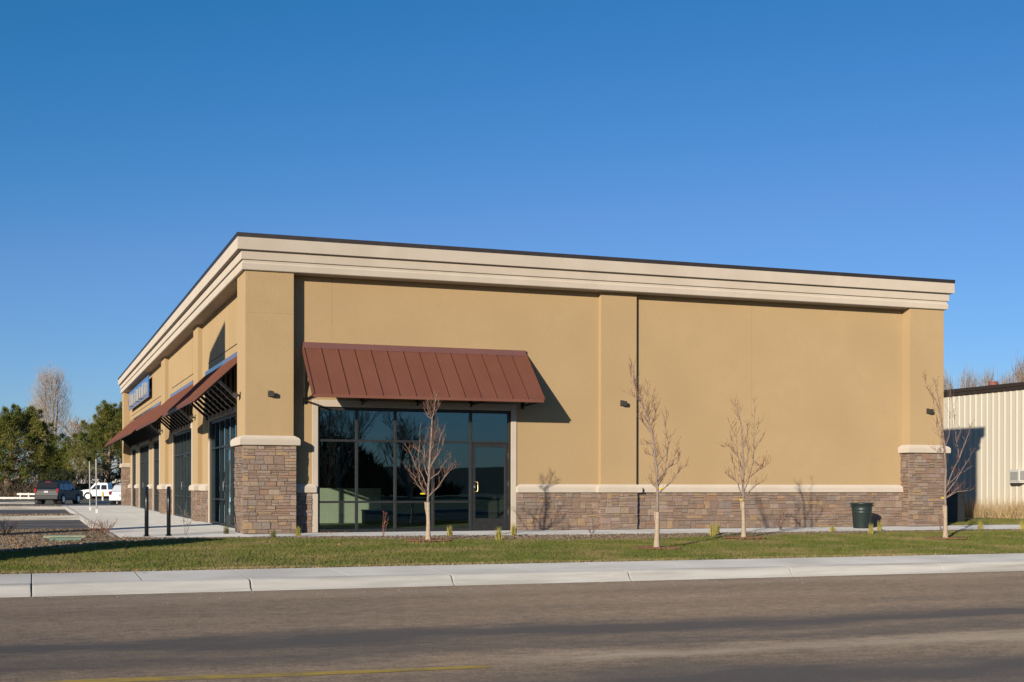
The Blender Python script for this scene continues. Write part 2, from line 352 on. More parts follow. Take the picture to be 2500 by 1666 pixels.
# kerb and pavement slabs
KX = [ony(p*1.0625, 1400, 17.8).x for p in (73, 575, 1037, 1442, 1812, 2157)]
step = (KX[-1]-KX[0])/5
kj = [KX[0]-step*i for i in range(4, 0, -1)] + KX + [KX[-1]+step*i for i in range(1, 9)]
kerb = struct(MB().box(-300, 300, 17.86, 17.98, ZR-.03, -.2).obj('kerb', M['kerb']))
PR = [(17.63,ZR-.02),(17.645,ZR+.008),(17.69,ZR+.03),(17.735,ZR+.085),(17.755,ZR+.118),(17.78,ZR+.138),(17.83,ZR+.147),(17.985,ZR+.149),(17.985,ZR-.02)]
def kerb_piece(x0, x1):
    b = MB(); n = len(PR); g = .008
    a0, a1 = x0+g, x1-g
    xs = [a0, a0+.012]+[a0+(a1-a0)*k/6 for k in range(1, 6)]+[a1-.012, a1]
    vs = []
    for i, x in enumerate(xs):
        e = .008 if i in (0, len(xs)-1) else 0
        for k, (y, z) in enumerate(PR): vs.append((x, y+(e if k < 7 else 0)+random.uniform(-.003,.003), z-(e if 2 < k < 8 else 0)+random.uniform(-.002,.002)))
    fs = [(i*n+k, (i+1)*n+k, (i+1)*n+(k+1) % n, i*n+(k+1) % n) for i in range(len(xs)-1) for k in range(n)]
    fs += [tuple(range(n)), tuple(range((len(xs)-1)*n+n-1, (len(xs)-1)*n-1, -1))]
    b.add(vs, fs); b.obj('kerb_stone', M['kerb'], kerb)
for a, c in zip(kj, kj[1:]): kerb_piece(a, c)
for a, c in ((-300, kj[0]), (kj[-1], 300)): kerb_piece(a, c)
pav = struct(MB().box(-300, 300, 18.0, 19.48, -.30, -.19).obj('pavement', M['conc']))
sj = []
for a, c in zip(kj, kj[1:]): sj += [a, (a+c)/2]
sj.append(kj[-1])
def slab(x0, x1, y0, y1, z0, z1, mat, parent, th=.09, g=.0035, name='slab'):
    x0 += g; x1 -= g; b = MB(); c = .008
    def zz(y): return z0+(z1-z0)*(y-y0)/(y1-y0)
    vs = [(x0,y0,z0-th),(x1,y0,z0-th),(x1,y1,z1-th),(x0,y1,z1-th),(x0,y0,z0-c),(x1,y0,z0-c),(x1,y1,z1-c),(x0,y1,z1-c),
          (x0+c,y0+c,z0),(x1-c,y0+c,z0),(x1-c,y1-c,z1),(x0+c,y1-c,z1)]
    fs = [(3,2,1,0),(0,1,5,4),(1,2,6,5),(2,3,7,6),(3,0,4,7),(4,5,9,8),(5,6,10,9),(6,7,11,10),(7,4,8,11),(8,9,10,11)]
    return b.add(vs, fs).obj(name, mat, parent)
for a, c in zip(sj, sj[1:]): slab(a, c, 17.992, 19.5, -.153, SB_Z, M['conc'], pav)
for a, c in ((-300, sj[0]), (sj[-1], 300)): slab(a, c, 17.992, 19.5, -.153, SB_Z, M['conc'], pav)
# the near side of the street, behind the camera
nk = struct(MB().box(-300, 300, 1.35, 1.69, ZR-.03, -.155).box(-300, 300, -.25, 1.34, ZR-.03, -.158).obj('near_pavement', M['conc']))
struct(MB().add([(-300,-70,-.2),(300,-70,-.2),(300,-.27,-.165),(-300,-.27,-.165)], [(0,1,2,3)]).obj('verge', M['lawnbase']))
# painted centre line, worn at its end
line = MB(); yl = [(onz(-300,1672,ZR)), (onz(191,1664.6,ZR)), (onz(900,1641.6,ZR)), (onz(1196,1628.4,ZR))]
YC = 9.66
def cl(x): return lerp([(-60,10.12),(.31,9.93),(2.4,9.71),(3.4,9.69)], x)
xs = np.linspace(-60, yl[3].x, 90); vs = []; fs = []
for i, x in enumerate(xs):
    wd = .10*(1 if x < yl[3].x-.9 else .75)
    vs += [(x, cl(x)-wd+random.uniform(-.006,.006), ZR+.004), (x, cl(x)+wd+random.uniform(-.006,.006), ZR+.004)]
    if i: fs.append((2*i-2, 2*i, 2*i+1, 2*i-1))
M['yline'] = pm('worn_yellow_line', (.72,.45,.055), (.64,.40,.07), 22, .85, c3=(.42,.29,.09), scale3=5, lo=.4, hi=.6)
struct(line.add(vs, fs).obj('centre_line', M['yline']))
# grit lying at the edge of the road
n = 260; P = np.column_stack([rng.uniform(-2, 20, n), 17.55-np.abs(rng.normal(0, .55, n)), np.full(n, ZR+.004)])
def chips(name, P, size, mats, parent=None, flat=.6, sd=1.0):
    n = len(P); oct_v = np.array([(1,0,0),(0,1,0),(-1,0,0),(0,-1,0),(0,0,1),(0,0,-1)], float)
    oct_f = np.array([(0,1,4),(1,2,4),(2,3,4),(3,0,4),(1,0,5),(2,1,5),(3,2,5),(0,3,5)])
    an = rng.uniform(0, 2*math.pi, n); sx = size*rng.uniform(.6, 1.4, n); sy = size*rng.uniform(.45, 1.0, n); sz = size*flat*rng.uniform(.5, 1.2, n)
    V = np.repeat(oct_v[None], n, 0)*np.stack([sx, sy, sz], 1)[:, None]
    V += rng.uniform(-.22, .22, V.shape)*size
    ca, sa = np.cos(an)[:, None], np.sin(an)[:, None]
    x = V[..., 0]*ca-V[..., 1]*sa; y = V[..., 0]*sa+V[..., 1]*ca; V[..., 0] = x; V[..., 1] = y
    V += P[:, None]; Fc = oct_f[None]+6*np.arange(n)[:, None, None]
    mi = np.repeat(rng.integers(0, len(mats), n), 8)
    return npmesh(name, V.reshape(-1, 3), Fc.reshape(-1, 3), mats, parent, mi)
tag(stuff(chips('road_grit', P, .011, [ROCK[1], M['conc']])), 'pale grit scattered along the road by the kerb', 'grit')

# lawn, planting bed and their loose cover
def grid_sheet(name, xs, ylo, yhi, ny, mat, dz=0.0):
    V = []; Fc = []
    for x in xs:
        a, c = ylo(x), yhi(x)
        for j in range(ny+1):
            y = a+(c-a)*j/ny; V.append((x, y, gz(x, y)+dz))
    for i in range(len(xs)-1):
        for j in range(ny): Fc.append((i*(ny+1)+j, (i+1)*(ny+1)+j, (i+1)*(ny+1)+j+1, i*(ny+1)+j+1))
    return npmesh(name, V, Fc, mat, smooth=True)
gx = np.arange(-9, 60.01, .25)
struct(grid_sheet('lawn', np.concatenate([[-200,-60,-25], gx, [90, 200]]), lambda x: 19.5, bed_edge, 14, M['lawnbase'], -.004))
def bed_far(x): return 35.4 if x < 1.8 else walk_edge(x)+.05 if x > 4.4 else lerp([(1.8,29.4),(2.4,28.95),(3.6,28.4),(4.4,28.5)], x)+.05
struct(grid_sheet('planting_bed', np.concatenate([np.arange(-9, 1.79, .2), [1.79, 1.81], np.arange(2, 40, .2)]), bed_edge, bed_far, 8, M['soil'], -.012))
def scatter(n, x0, x1, flo, fhi):
    xs = rng.uniform(x0, x1, n); u = rng.uniform(0, 1, n); a = np.array([flo(x) for x in xs]); c = np.array([fhi(x) for x in xs])
    ys = a+(c-a)*u; zs = np.array([gz(x, y) for x, y in zip(xs, ys)]); return np.column_stack([xs, ys, zs])
P = np.vstack([scatter(12000, -1.9, 1.75, lambda x: bed_edge(x)-.08, lambda x: 35.35), scatter(2200, 1.8, 5, lambda x: bed_edge(x)-.08, bed_far),
               scatter(13000, 5, 27, lambda x: bed_edge(x)-.1, bed_far)])
tag(stuff(chips('bed_rock', P, .034, ROCK, flat=.75)), 'brown decorative rock covering the planting bed beside the building', 'gravel')
def blades(name, P, ln, wd, mat, lean=.5, parent=None, up=1.0):
    n = len(P); an = rng.uniform(0, 2*math.pi, n); L_ = ln*rng.uniform(.6, 1.3, n); lx = rng.normal(0, lean, (n, 2))*L_[:, None]
    w_ = np.stack([np.cos(an), np.sin(an), np.zeros(n)], 1)*wd/2
    tip = P+np.column_stack([lx, L_*up]); V = np.stack([P-w_, P+w_, tip], 1).reshape(-1, 3)
    return npmesh(name, V, np.arange(3*n).reshape(-1, 3), mat, parent)
P = scatter(310000, -3.0, 30, lambda x: 19.47, lambda x: bed_edge(x)+random.uniform(-.05, .12))
keep = (P[:, 0] > -.05*P[:, 1]-1.2) & (P[:, 0] < .92*P[:, 1]+3); P = P[keep]
xe = np.concatenate([rng.normal(c_, .5, 420) for c_ in rng.uniform(-2, 20, 16)]); Pe = np.column_stack([xe, 19.49+np.abs(rng.normal(0, .09, len(xe))), np.full(len(xe), SB_Z-.005)])
tag(stuff(blades('dry_grass_edge', Pe, .04, .011, M['drygrass'], .8)), 'dry straw-coloured grass along the back edge of the pavement', 'grass')
tag(stuff(blades('grass', P, .036, .011, M['grass'], .6)), 'mown green grass of the strip of lawn beside the pavement', 'grass')

# concrete plaza before the shop front, walk along the side wall
plaza = struct(MB().box(1.8, 4.9, 33, 73.4, -.3, -.11).obj('plaza', M['conc_plaza']))
edge = [(1.75,29.35),(2.37,28.85),(3.59,28.3),(4.6,28.45)]
yj = [33.5]+[36.0+3.05*i for i in range(13)]
for a, c in zip(yj, yj[1:]):
    for x0, x1 in ((1.76, 3.3), (3.3, 4.875)):
        b = slab(x0, x1, a+.004, c-.004, 0, 0, M['conc_plaza'], plaza, .1, .004)
def poly_slab(pts, z, mat, parent, th=.1):
    n = len(pts); return MB().add([(x,y,z) for x,y in pts]+[(x,y,z-th) for x,y in pts], [tuple(range(n)), tuple(range(2*n-1,n-1,-1))]+[((i+1)%n, i, i+n, (i+1)%n+n) for i in range(n)]).obj('slab', mat, parent)
poly_slab([(1.76,29.35),(2.37,28.85),(3.3,28.43),(3.3,33.492),(1.76,33.492)], 0, M['conc_plaza'], plaza)
poly_slab([(3.308,28.42),(3.59,28.3),(4.54,28.44),(4.54,33.492),(3.308,33.492)], 0, M['conc_plaza'], plaza)
pk = struct(MB().box(1.60, 1.752, 29.6, 73.4, -.3, -.004).obj('plaza_kerb', M['kerb'], None, bevel=.015, seg=2))
sidewalk = struct(MB().box(4.6, 60, 28.7, 30.3, -.3, -.11).obj('side_path', M['conc']))
wx = [4.55]+[6.2+2.4*i for i in range(13)]
for a, c in zip(wx, wx[1:]): poly_slab([(a+.005, walk_edge(a)), (c-.005, walk_edge(c)), (c-.005, 30.75), (a+.005, 30.75)], -.006, M['conc'], sidewalk)
# parking lot on the left
def sheet(name, x0, x1, y0, y1, mat, dz=0, ny=1):
    vs = []; 
    for j in range(ny+1):
        y = y0+(y1-y0)*j/ny; vs += [(x0, y, lotz(y)+dz), (x1, y, lotz(y)+dz)]
    return MB().add(vs, [(2*i, 2*i+1, 2*i+3, 2*i+2) for i in range(ny)]).obj(name, mat)
struct(sheet('parking_lot', -60, 1.61, 35.42, 72, M['lot']))
struct(sheet('drive_aisle', -60, 40, 72, 150, M['lot'], 0, 12))
for y in (38.2, 40.9, 43.6, 46.3, 55.0, 59.0, 63, 67):
    struct(MB().add([(-4.5,y,-.146),(1.35,y,-.146),(1.35,y+.1,-.146),(-4.5,y+.1,-.146)], [(0,1,2,3)]).obj('bay_line', M['paint']))
for y0, y1 in ((49.6, 52.2), (70.7, 73.2)):
    struct(MB().rloft(-30, 1.58, y0+.15, y1-.15, [(.15,-.3),(.15,-.02),(.13,0),(.0,0)]).obj('island_kerb', M['kerb']))
    P = np.column_stack([rng.uniform(-4, 1.4, 900), rng.uniform(y0+.17, y1-.17, 900), np.full(900, .01)])
    tag(stuff(chips('island_rock', P, .05, ROCK)), 'brown rock in the %s kerbed parking island' % ('nearer' if y0 < 60 else 'farther'), 'gravel')
struct(MB().rloft(-3.2, 1.58, 35.3, 35.44, [(0,-.3),(0,-.03)]).obj('bed_kerb', M['kerb']))

# ------------------------------------------------------------------ the shop building
X0, Y0, X1, Y1 = 4.547, 30.124, 23.798, 73.436
XW, YW = 4.877, 30.464
XE, YE = X1-.33, Y1-.33
shop = thing('shop_building', 'tan stucco shop building with stone base and cream cornice beside the lawn', 'building', (X0, Y0, 0))
def part(b, name, mat, parent=shop, **k):
    if parent is shop or parent is None:
        pass
    b.v = [(x-X0, y-Y0, z) for x, y, z in b.v]
    return b.obj(name, mat, parent, **k)
W1 = (6.294, 11.116, 0.0, 2.956)                                   # side window opening x0,x1,z0,z1
FW = [(33.0, 39.02), (43.5, 49.5), (55.0, 57.85), (60.0, 65.6), (67.7, 70.55)]   # shop-front openings along y
TH = .26
b = MB(); b.box(5.0, W1[0], YW, YW+TH, .0, 6.1); b.box(W1[1], 23.2, YW, YW+TH, 0, 6.1); b.box(W1[0], W1[1], YW, YW+TH, W1[3], 6.1)
part(b, 'stucco_wall', M['stucco'])
b = MB(); prev = 30.73
for a, c in FW:
    b.box(XW, XW+TH, prev, a, 0, 6.1); b.box(XW, XW+TH, a, c, 2.956, 6.1); prev = c
b.box(XW, XW+TH, prev, 72.9, 0, 6.1)
part(b, 'stucco_wall', M['stucco'])
part(MB().box(XE-TH, XE, 30.8, 72.9, 0, 6.1), 'stucco_wall', M['stucco'])
part(MB().box(5.2, 23.2, YE-TH, YE, 0, 6.1), 'stucco_wall', M['stucco'])
piers = [(X0, 5.662, Y0, 31.36), (22.666, X1, Y0, 31.3), (X0, 5.7, 72.23, Y1), (22.7, X1, 72.2, Y1)]
for p in piers: part(MB().box(*p, .0, 6.08), 'corner_pier', M['stucco'], bevel=.012, seg=2)
PS = .14
part(MB().box(13.475, 14.474, YW-PS, YW+.1, .0, 6.09), 'pilaster', M['stucco'], bevel=.01, seg=2)
FP = [(40.85, 42.03), (51.4, 52.95)]
for a, c in FP: part(MB().box(XW-PS, XW+.1, a, c, .0, 6.09), 'pilaster', M['stucco'], bevel=.01, seg=2)
# cornice: three stepped bands and the dark metal coping
cor = [('cornice_band', [(.05,6.0),(.082,6.014),(.085,6.15),(.06,6.175),(.055,6.245)]), ('cornice_band', [(.095,6.237),(.1,6.242),(.1,6.428),(.095,6.455)]),
       ('cornice_band', [(.195,6.445),(.2,6.45),(.2,6.726)])]
for nme, pr in cor: part(MB().rloft(X0, X1, Y0, Y1, pr), nme, M['trim'], bevel=.006)
part(MB().rloft(X0, X1, Y0, Y1, [(.205,6.722),(.212,6.819),(.1,6.824)]), 'coping', M['coping'])
# stucco grooves above the shop-front awnings (control joints cut as dark beads)
def joint(p0, p1, r=.012, mat='rbtrim'):
    part(MB().tube([p0, p1], r, 4), 'control_joint', M[mat])
M['jointc'] = pm('joint_shadowed_bead', (.33,.215,.095), None, rough=.95)
for a, c, zz, vl in ((32.2,39.4,4.69,(35.04,37.44)), (43.0,50.0,4.69,(43.4,)), (54.4,71.6,4.69,(56.3,58.2))):
    joint((XW-.002, a, zz), (XW-.002, c, zz), .014)
    for y in vl: joint((XW+.002, y, zz), (XW+.002, y, 6.0), .010, 'jointc')
for x, zb in ((6.62, 4.5), (17.9, 1.14)): joint((x, YW+.002, zb), (x, YW+.002, 6.0), .006, 'jointc')
joint((X0-.0, Y0+.003, 5.05), (5.65, Y0+.003, 5.05), .005, 'jointc')
# window surround
for bx in ((6.158, 6.294, YW-.032, YW+.03, .0, 3.115), (11.116, 11.252, YW-.032, YW+.03, .0, 3.115), (6.2945, 11.1155, YW-.030, YW+.03, 2.956, 3.113)):
    part(MB().box(*bx), 'window_surround', M['trim'], bevel=.008, seg=2)
for a, c in FW:
    for y0, y1, z0, z1 in ((a-.14, a, 0, 3.115), (c, c+.14, 0, 3.115), (a+.0005, c-.0005, 2.956, 3.113)):
        part(MB().box(XW-.032 + (.002 if z0 else 0), XW+.03, y0, y1, z0, z1), 'window_surround', M['trim'], bevel=.008, seg=2)
# stone caps
CAPP = lambda z0, z1, o: [(o-.012,z0),(o,z0+.012),(o,z0+(z1-z0)*.58),(o*.80,z0+(z1-z0)*.76),(o*.12,z1),(-.03,z1+.004)]
for p in piers[:3]:
    part(MB().rloft(*p, CAPP(2.02, 2.243, .135)), 'pier_cap', M['trim'], bevel=.01, seg=2)
def wcap(x0, x1, y0, y1): part(MB().rloft(x0, x1, y0, y1, CAPP(.932, 1.138, .115)), 'wainscot_cap', M['trim'], bevel=.01, seg=2)
wcap(5.79, 6.135, YW-.005, YW+.1)
wcap(11.36, 13.40, YW-.005, YW+.1); wcap(13.475+.0, 14.474, YW-PS-.004, YW+.1); wcap(14.56, 22.56, YW-.0065, YW+.1)
SEG = [(FW[0][1]+.16, FP[0][0], 0), (FP[0][0], FP[0][1], 1), (FP[0][1], FW[1][0]-.16, 0), (FW[1][1]+.16, FP[1][0], 0), (FP[1][0], FP[1][1], 1),
       (FP[1][1], FW[2][0]-.16, 0), (FW[2][1]+.16, FW[3][0]-.16, 0), (FW[3][1]+.16, FW[4][0]-.16, 0), (FW[4][1]+.16, 72.1, 0)]
for i, (a, c, k) in enumerate(SEG): wcap(XW-(PS if k else 0)-.005-.0007*i, XW+.1, a+.08*(1-k), c-.08*(1-k))
# stone veneer: backing blocks and the single stones
stones = []       # (origin, udir, normal, u0,u1,z0,z1, parent)
def lay(org, ud, nd, length, z0, z1, parent, base):
    z = z0
    while z < z1-.012:
        h = random.choice([.11, .14, .17, .09, .20]); 
        if z+h > z1-.07: h = z1-z
        u = 0
        first = True
        while u < length-.005:
            ln = random.uniform(.14, .50) if not first else random.uniform(.1, .34)
            first = False
            if u+ln > length-.09: ln = length-u
            r = random.random()
            if h < .09 or (r < .40 and ln < .46) or h < .12 and r < .6: cuts = [0, h]
            elif r < .90 or h < .16: k = random.uniform(.36, .64); cuts = [0, h*k, h]
            else: cuts = [0, h*random.uniform(.28,.36), h*random.uniform(.62,.7), h]
            for a, c in zip(cuts, cuts[1:]):
                parts = [(0, ln)]
                if ln > .24 and random.random() < .5:
                    k = ln*random.uniform(.35, .65); parts = [(0, k), (k, ln)]
                for p, q in parts: stones.append((org, ud, nd, u+p, u+q, z+a, z+c, base))
            u += ln
        z += h
def backing(x0, x1, y0, y1, z1):
    return part(MB().box(x0, x1, y0, y1, -.02, z1), 'stone_base', STONE[2])
SF = .03
near = piers[0]
def pier_stones(p, faces):
    bk = backing(p[0]-SF+.01, p[1]+SF-.01, p[2]-SF+.01, p[3]+SF-.01, 2.025)
    for fc in faces:
        if fc == 's': lay(Vector((p[0]-.055, p[2]-.02, 0)), Vector((1,0,0)), Vector((0,-1,0)), p[1]-p[0]+.11, .005, 2.02, None, bk)
        if fc == 'w': lay(Vector((p[0]-.02, p[2]-.017, 0)), Vector((0,1,0)), Vector((-1,0,0)), p[3]-p[2]+.07, .005, 2.02, None, bk)
        if fc == 'e': lay(Vector((p[1]+.02, p[2]-.017, 0)), Vector((0,1,0)), Vector((1,0,0)), p[3]-p[2]-.5, .005, 2.02, None, bk)
pier_stones(piers[0], 'swe'); pier_stones(piers[1], 'swe'); pier_stones(piers[2], 'sw')
def wains_side(x0, x1, yf, w=False):
    bk = backing(x0+.01, x1-.01, yf-.03, YW+.05, .935)
    lay(Vector((x0, yf-.02, 0)), Vector((1,0,0)), Vector((0,-1,0)), x1-x0, .0, .931, None, bk)
    if w:
        lay(Vector((x0+.015, yf-.015, 0)), Vector((0,1,0)), Vector((-1,0,0)), PS+.02, .0, .931, None, bk)
wains_side(5.70, 6.15, YW); wains_side(11.262, 13.47, YW); wains_side(13.475-.015, 14.474+.01, YW-PS, True); wains_side(14.49, 22.62, YW)
for a, c, k in SEG:
    xf = XW-(PS if k else 0)
    bk = backing(xf-.03, XW+.05, a+.0, c-.0, .934)
    lay(Vector((xf-.02, a-.015*k, 0)), Vector((0,1,0)), Vector((-1,0,0)), c-a+.03*k, 0, .93, None, bk)
    if k: lay(Vector((xf-.03, a+.012, 0)), Vector((1,0,0)), Vector((0,-1,0)), PS+.04, 0, .93, None, bk)
def pj(p):
    p = p-CC; d = p.dot(CF); return F_PX*p.dot(CR)/d, F_PX*p.z/d
def area(s):
    o, ud, nd, u0, u1, z0, z1, bk = s
    a = pj(o+ud*u0+Vector((0,0,z0))); c = pj(o+ud*u1+Vector((0,0,z0))); d = pj(o+ud*u0+Vector((0,0,z1)))
    facing = (o+ud*u0-CC).dot(nd) < 0
    return abs((c[0]-a[0])*(d[1]-a[1])) if facing else 0
stones.sort(key=area, reverse=True)
def stone_geo(s):
    o, ud, nd, u0, u1, z0, z1, bk = s
    g = .003; u0 += g; u1 -= g; z0 += g; z1 -= g
    d = random.uniform(.02, .046); i = min(.006, (z1-z0)*.2); jz = lambda: random.uniform(-.003, .003)
    Z = Vector((0,0,1)); q = []
    for (uu, zz, dd) in ((u0,z0,0),(u1,z0,0),(u1,z1,0),(u0,z1,0)): q.append(o+ud*uu+Z*zz-nd*.01)
    for (uu, zz) in ((u0,z0),(u1,z0),(u1,z1),(u0,z1)): q.append(o+ud*(uu+jz())+Z*(zz+jz()*.6)+nd*(d-.008))
    for (uu, zz) in ((u0+i,z0+i),(u1-i,z0+i),(u1-i,z1-i),(u0+i,z1-i)): q.append(o+ud*(uu+jz())+Z*(zz+jz()*.6)+nd*(d+random.uniform(-.006,.006)))
    fs = [(8,9,10,11)]+[(k, (k+1)%4, 4+(k+1)%4, 4+k) for k in range(4)]+[(4+k, 4+(k+1)%4, 8+(k+1)%4, 8+k) for k in range(4)]
    if ud.cross(Z).dot(nd) < 0: fs = [tuple(reversed(f)) for f in fs]
    return q, fs
nsingle = 300; rest = MB()
for k, s in enumerate(stones):
    q, fs = stone_geo(s); mi = random.choices(range(9), STW)[0]
    if k < nsingle: part(MB().add(q, fs), 'stone', STONE[mi], s[7])
    else: rest.add(q, fs, mi)
rv_ = part(rest, 'stone_veneer', STONE); rv_['kind'] = 'stuff'

# storefront windows: frame members, panes, doors
def storefront(name, along, n0, n1, mull, doors, zt=2.956, zmid=2.165, zlow=.711, lab=None):
    """along 'x': plane y=YW; along 'y': plane x=XW. mull = inner mullion centres; doors = list of bay indices"""
    def bx(a0, a1, d0, d1, z0, z1):
        return MB().box(a0, a1, YW+d0, YW+d1, z0, z1) if along == 'x' else MB().box(XW+d0, XW+d1, a0, a1, z0, z1)
    fr = part(bx(n0+.0005, n1-.0005, .03, .15, zt-.075, zt-.0005), name, M['frame'])
    def sub(b, nm, mt, par=fr, **k): return part(b, nm, M[mt] if isinstance(mt, str) else mt, par, **k)
    sub(bx(n0+.001, n0+.055, .031, .149, .0, zt-.0755), 'mullion', 'frame', bevel=.004); sub(bx(n1-.055, n1-.001, .031, .149, .0, zt-.0755), 'mullion', 'frame', bevel=.004)
    cs = [n0+.028]+list(mull)+[n1-.028]
    for m_ in mull: sub(bx(m_-.028, m_+.028, .031, .149, .0, zt-.0755), 'mullion', 'frame', bevel=.004)
    for i, (a, c) in enumerate(zip(cs, cs[1:])):
        a2, c2 = a+.0285, c-.0285
        sub(bx(a2, c2, .034, .146, zmid-.026, zmid+.026), 'transom', 'frame')
        sub(pane(along, a2, c2, .09, zmid+.026, zt-.0755), 'pane', 'glass')
        if i in doors: 
            door(along, a2+.004, c2-.004, zmid-.03, doors[i]); continue
        sub(bx(a2, c2, .034, .146, zlow-.024, zlow+.024), 'transom', 'frame'); sub(bx(a2, c2, .034, .146, .0, .065), 'sill', 'frame')
        sub(pane(along, a2, c2, .09, zlow+.024, zmid-.026), 'pane', 'glass'); sub(pane(along, a2, c2, .09, .065, zlow-.024), 'pane', 'glass')
    return fr
def pane(along, a0, a1, d, z0, z1):
    t = [random.uniform(-.0012, .0012) for _ in range(4)]
    if along == 'x': q = [(a0,YW+d+t[0],z0),(a1,YW+d+t[1],z0),(a1,YW+d+t[1]+t[2],z1),(a0,YW+d+t[0]+t[2],z1)]; th = (0,.006,0)
    else: q = [(XW+d+t[0],a1,z0),(XW+d+t[1],a0,z0),(XW+d+t[1]+t[2],a0,z1),(XW+d+t[0]+t[2],a1,z1)]; th = (.006,0,0)
    q2 = [(x+th[0], y+th[1], z) for x, y, z in q]
    return MB().add(q+q2, [(0,1,2,3),(7,6,5,4),(1,0,4,5),(2,1,5,6),(3,2,6,7),(0,3,7,4)])
def door(along, a0, a1, zt, hand):
    def bx(p0, p1, d0, d1, z0, z1):
        return MB().box(p0, p1, YW+d0, YW+d1, z0, z1) if along == 'x' else MB().box(XW+d0, XW+d1, p0, p1, z0, z1)
    st = .085
    dr = part(bx(a0, a1, .05, .11, .012, .30), 'door', M['frame'])
    for q in ((a0, a0+st, .301, zt), (a1-st, a1, .301, zt), (a0+st+.0005, a1-st-.0005, zt-.085, zt)):
        part(bx(q[0], q[1], .0505, .1095, q[2], q[3]), 'door_stile', M['frame'], dr, bevel=.004)
    part(pane(along, a0+st, a1-st, .08, .30, zt-.085), 'pane', M['glass'], dr)
    ah = a0+.06 if hand < 0 else a1-.06; z0, z1 = .95, 1.2
    P3 = lambda a, d, z: (a, YW+d, z) if along == 'x' else (XW+d, a, z)
    part(MB().tube([P3(ah, .05, z0), P3(ah, -.02, z0), P3(ah-hand*.06, -.035, z0+.02), P3(ah-hand*.06, -.035, z1-.02), P3(ah, -.02, z1), P3(ah, .05, z1)], .013, 6), 'handle', M['brass' if along == 'x' else 'galv'], dr, smooth=True)
    part(bx(ah-.02, ah+.02, .046, .051, 1.05, 1.10), 'lock', M['galv'], dr)
    for z in (.45, 1.15, 1.85):
        e = a1+.001 if hand < 0 else a0-.014
        part(bx(e, e+.013, .036, .05, z-.06, z+.06), 'hinge', M['galv'], dr)
storefront('window', 'x', W1[0], W1[1], [7.241, 8.184, 9.13, 10.091], {4: -1})
storefront('window', 'y', *FW[0], [34.0, 35.0, 36.05, 37.1, 38.1], {2: 1})
storefront('window', 'y', *FW[1], [44.5, 45.5, 46.55, 47.6, 48.6], {2: 1})
storefront('window', 'y', *FW[2], [55.95, 56.9], {})
storefront('window', 'y', *FW[3], [61.1, 62.2, 63.3, 64.4], {2: 1})
storefront('window', 'y', *FW[4], [68.65, 69.6], {})
# inside: floor, ceiling, partition walls, a few boxes
part(MB().box(5.14, 23.2, 30.73, 72.8, -.1, -.004), 'floor', M['int_floor'])
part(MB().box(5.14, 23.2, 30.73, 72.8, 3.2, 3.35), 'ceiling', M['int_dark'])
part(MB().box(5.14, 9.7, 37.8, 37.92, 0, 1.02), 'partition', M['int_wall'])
part(MB().box(XW+.2, XW+.262, 32.9, 39.1, 2.19, 3.19), 'sun_blocker', M['int_dark'])  # added only to block the sun above the shop-front transom
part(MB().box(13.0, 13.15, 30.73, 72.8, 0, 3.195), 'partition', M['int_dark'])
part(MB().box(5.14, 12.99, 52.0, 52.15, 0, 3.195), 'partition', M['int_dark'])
for x, y, s, h in ((9.0,36.9,.5,.36),(9.85,37.0,.35,.5),(10.5,36.8,.6,.34)):
    b = MB().box(x, x+s, y, y+.4, 0, h).box(x-.02, x+s+.02, y-.02, y+.42, h, h+.04)
    tag(b.obj('storage_box', M['dkgreen']), {'0.5': 'wide dark green box on the floor behind the left window panes', '0.35': 'tall dark green box on the floor behind the window', '0.6': 'low dark green box on the floor behind the window'}[str(s)], 'box', 'boxes inside the shop')

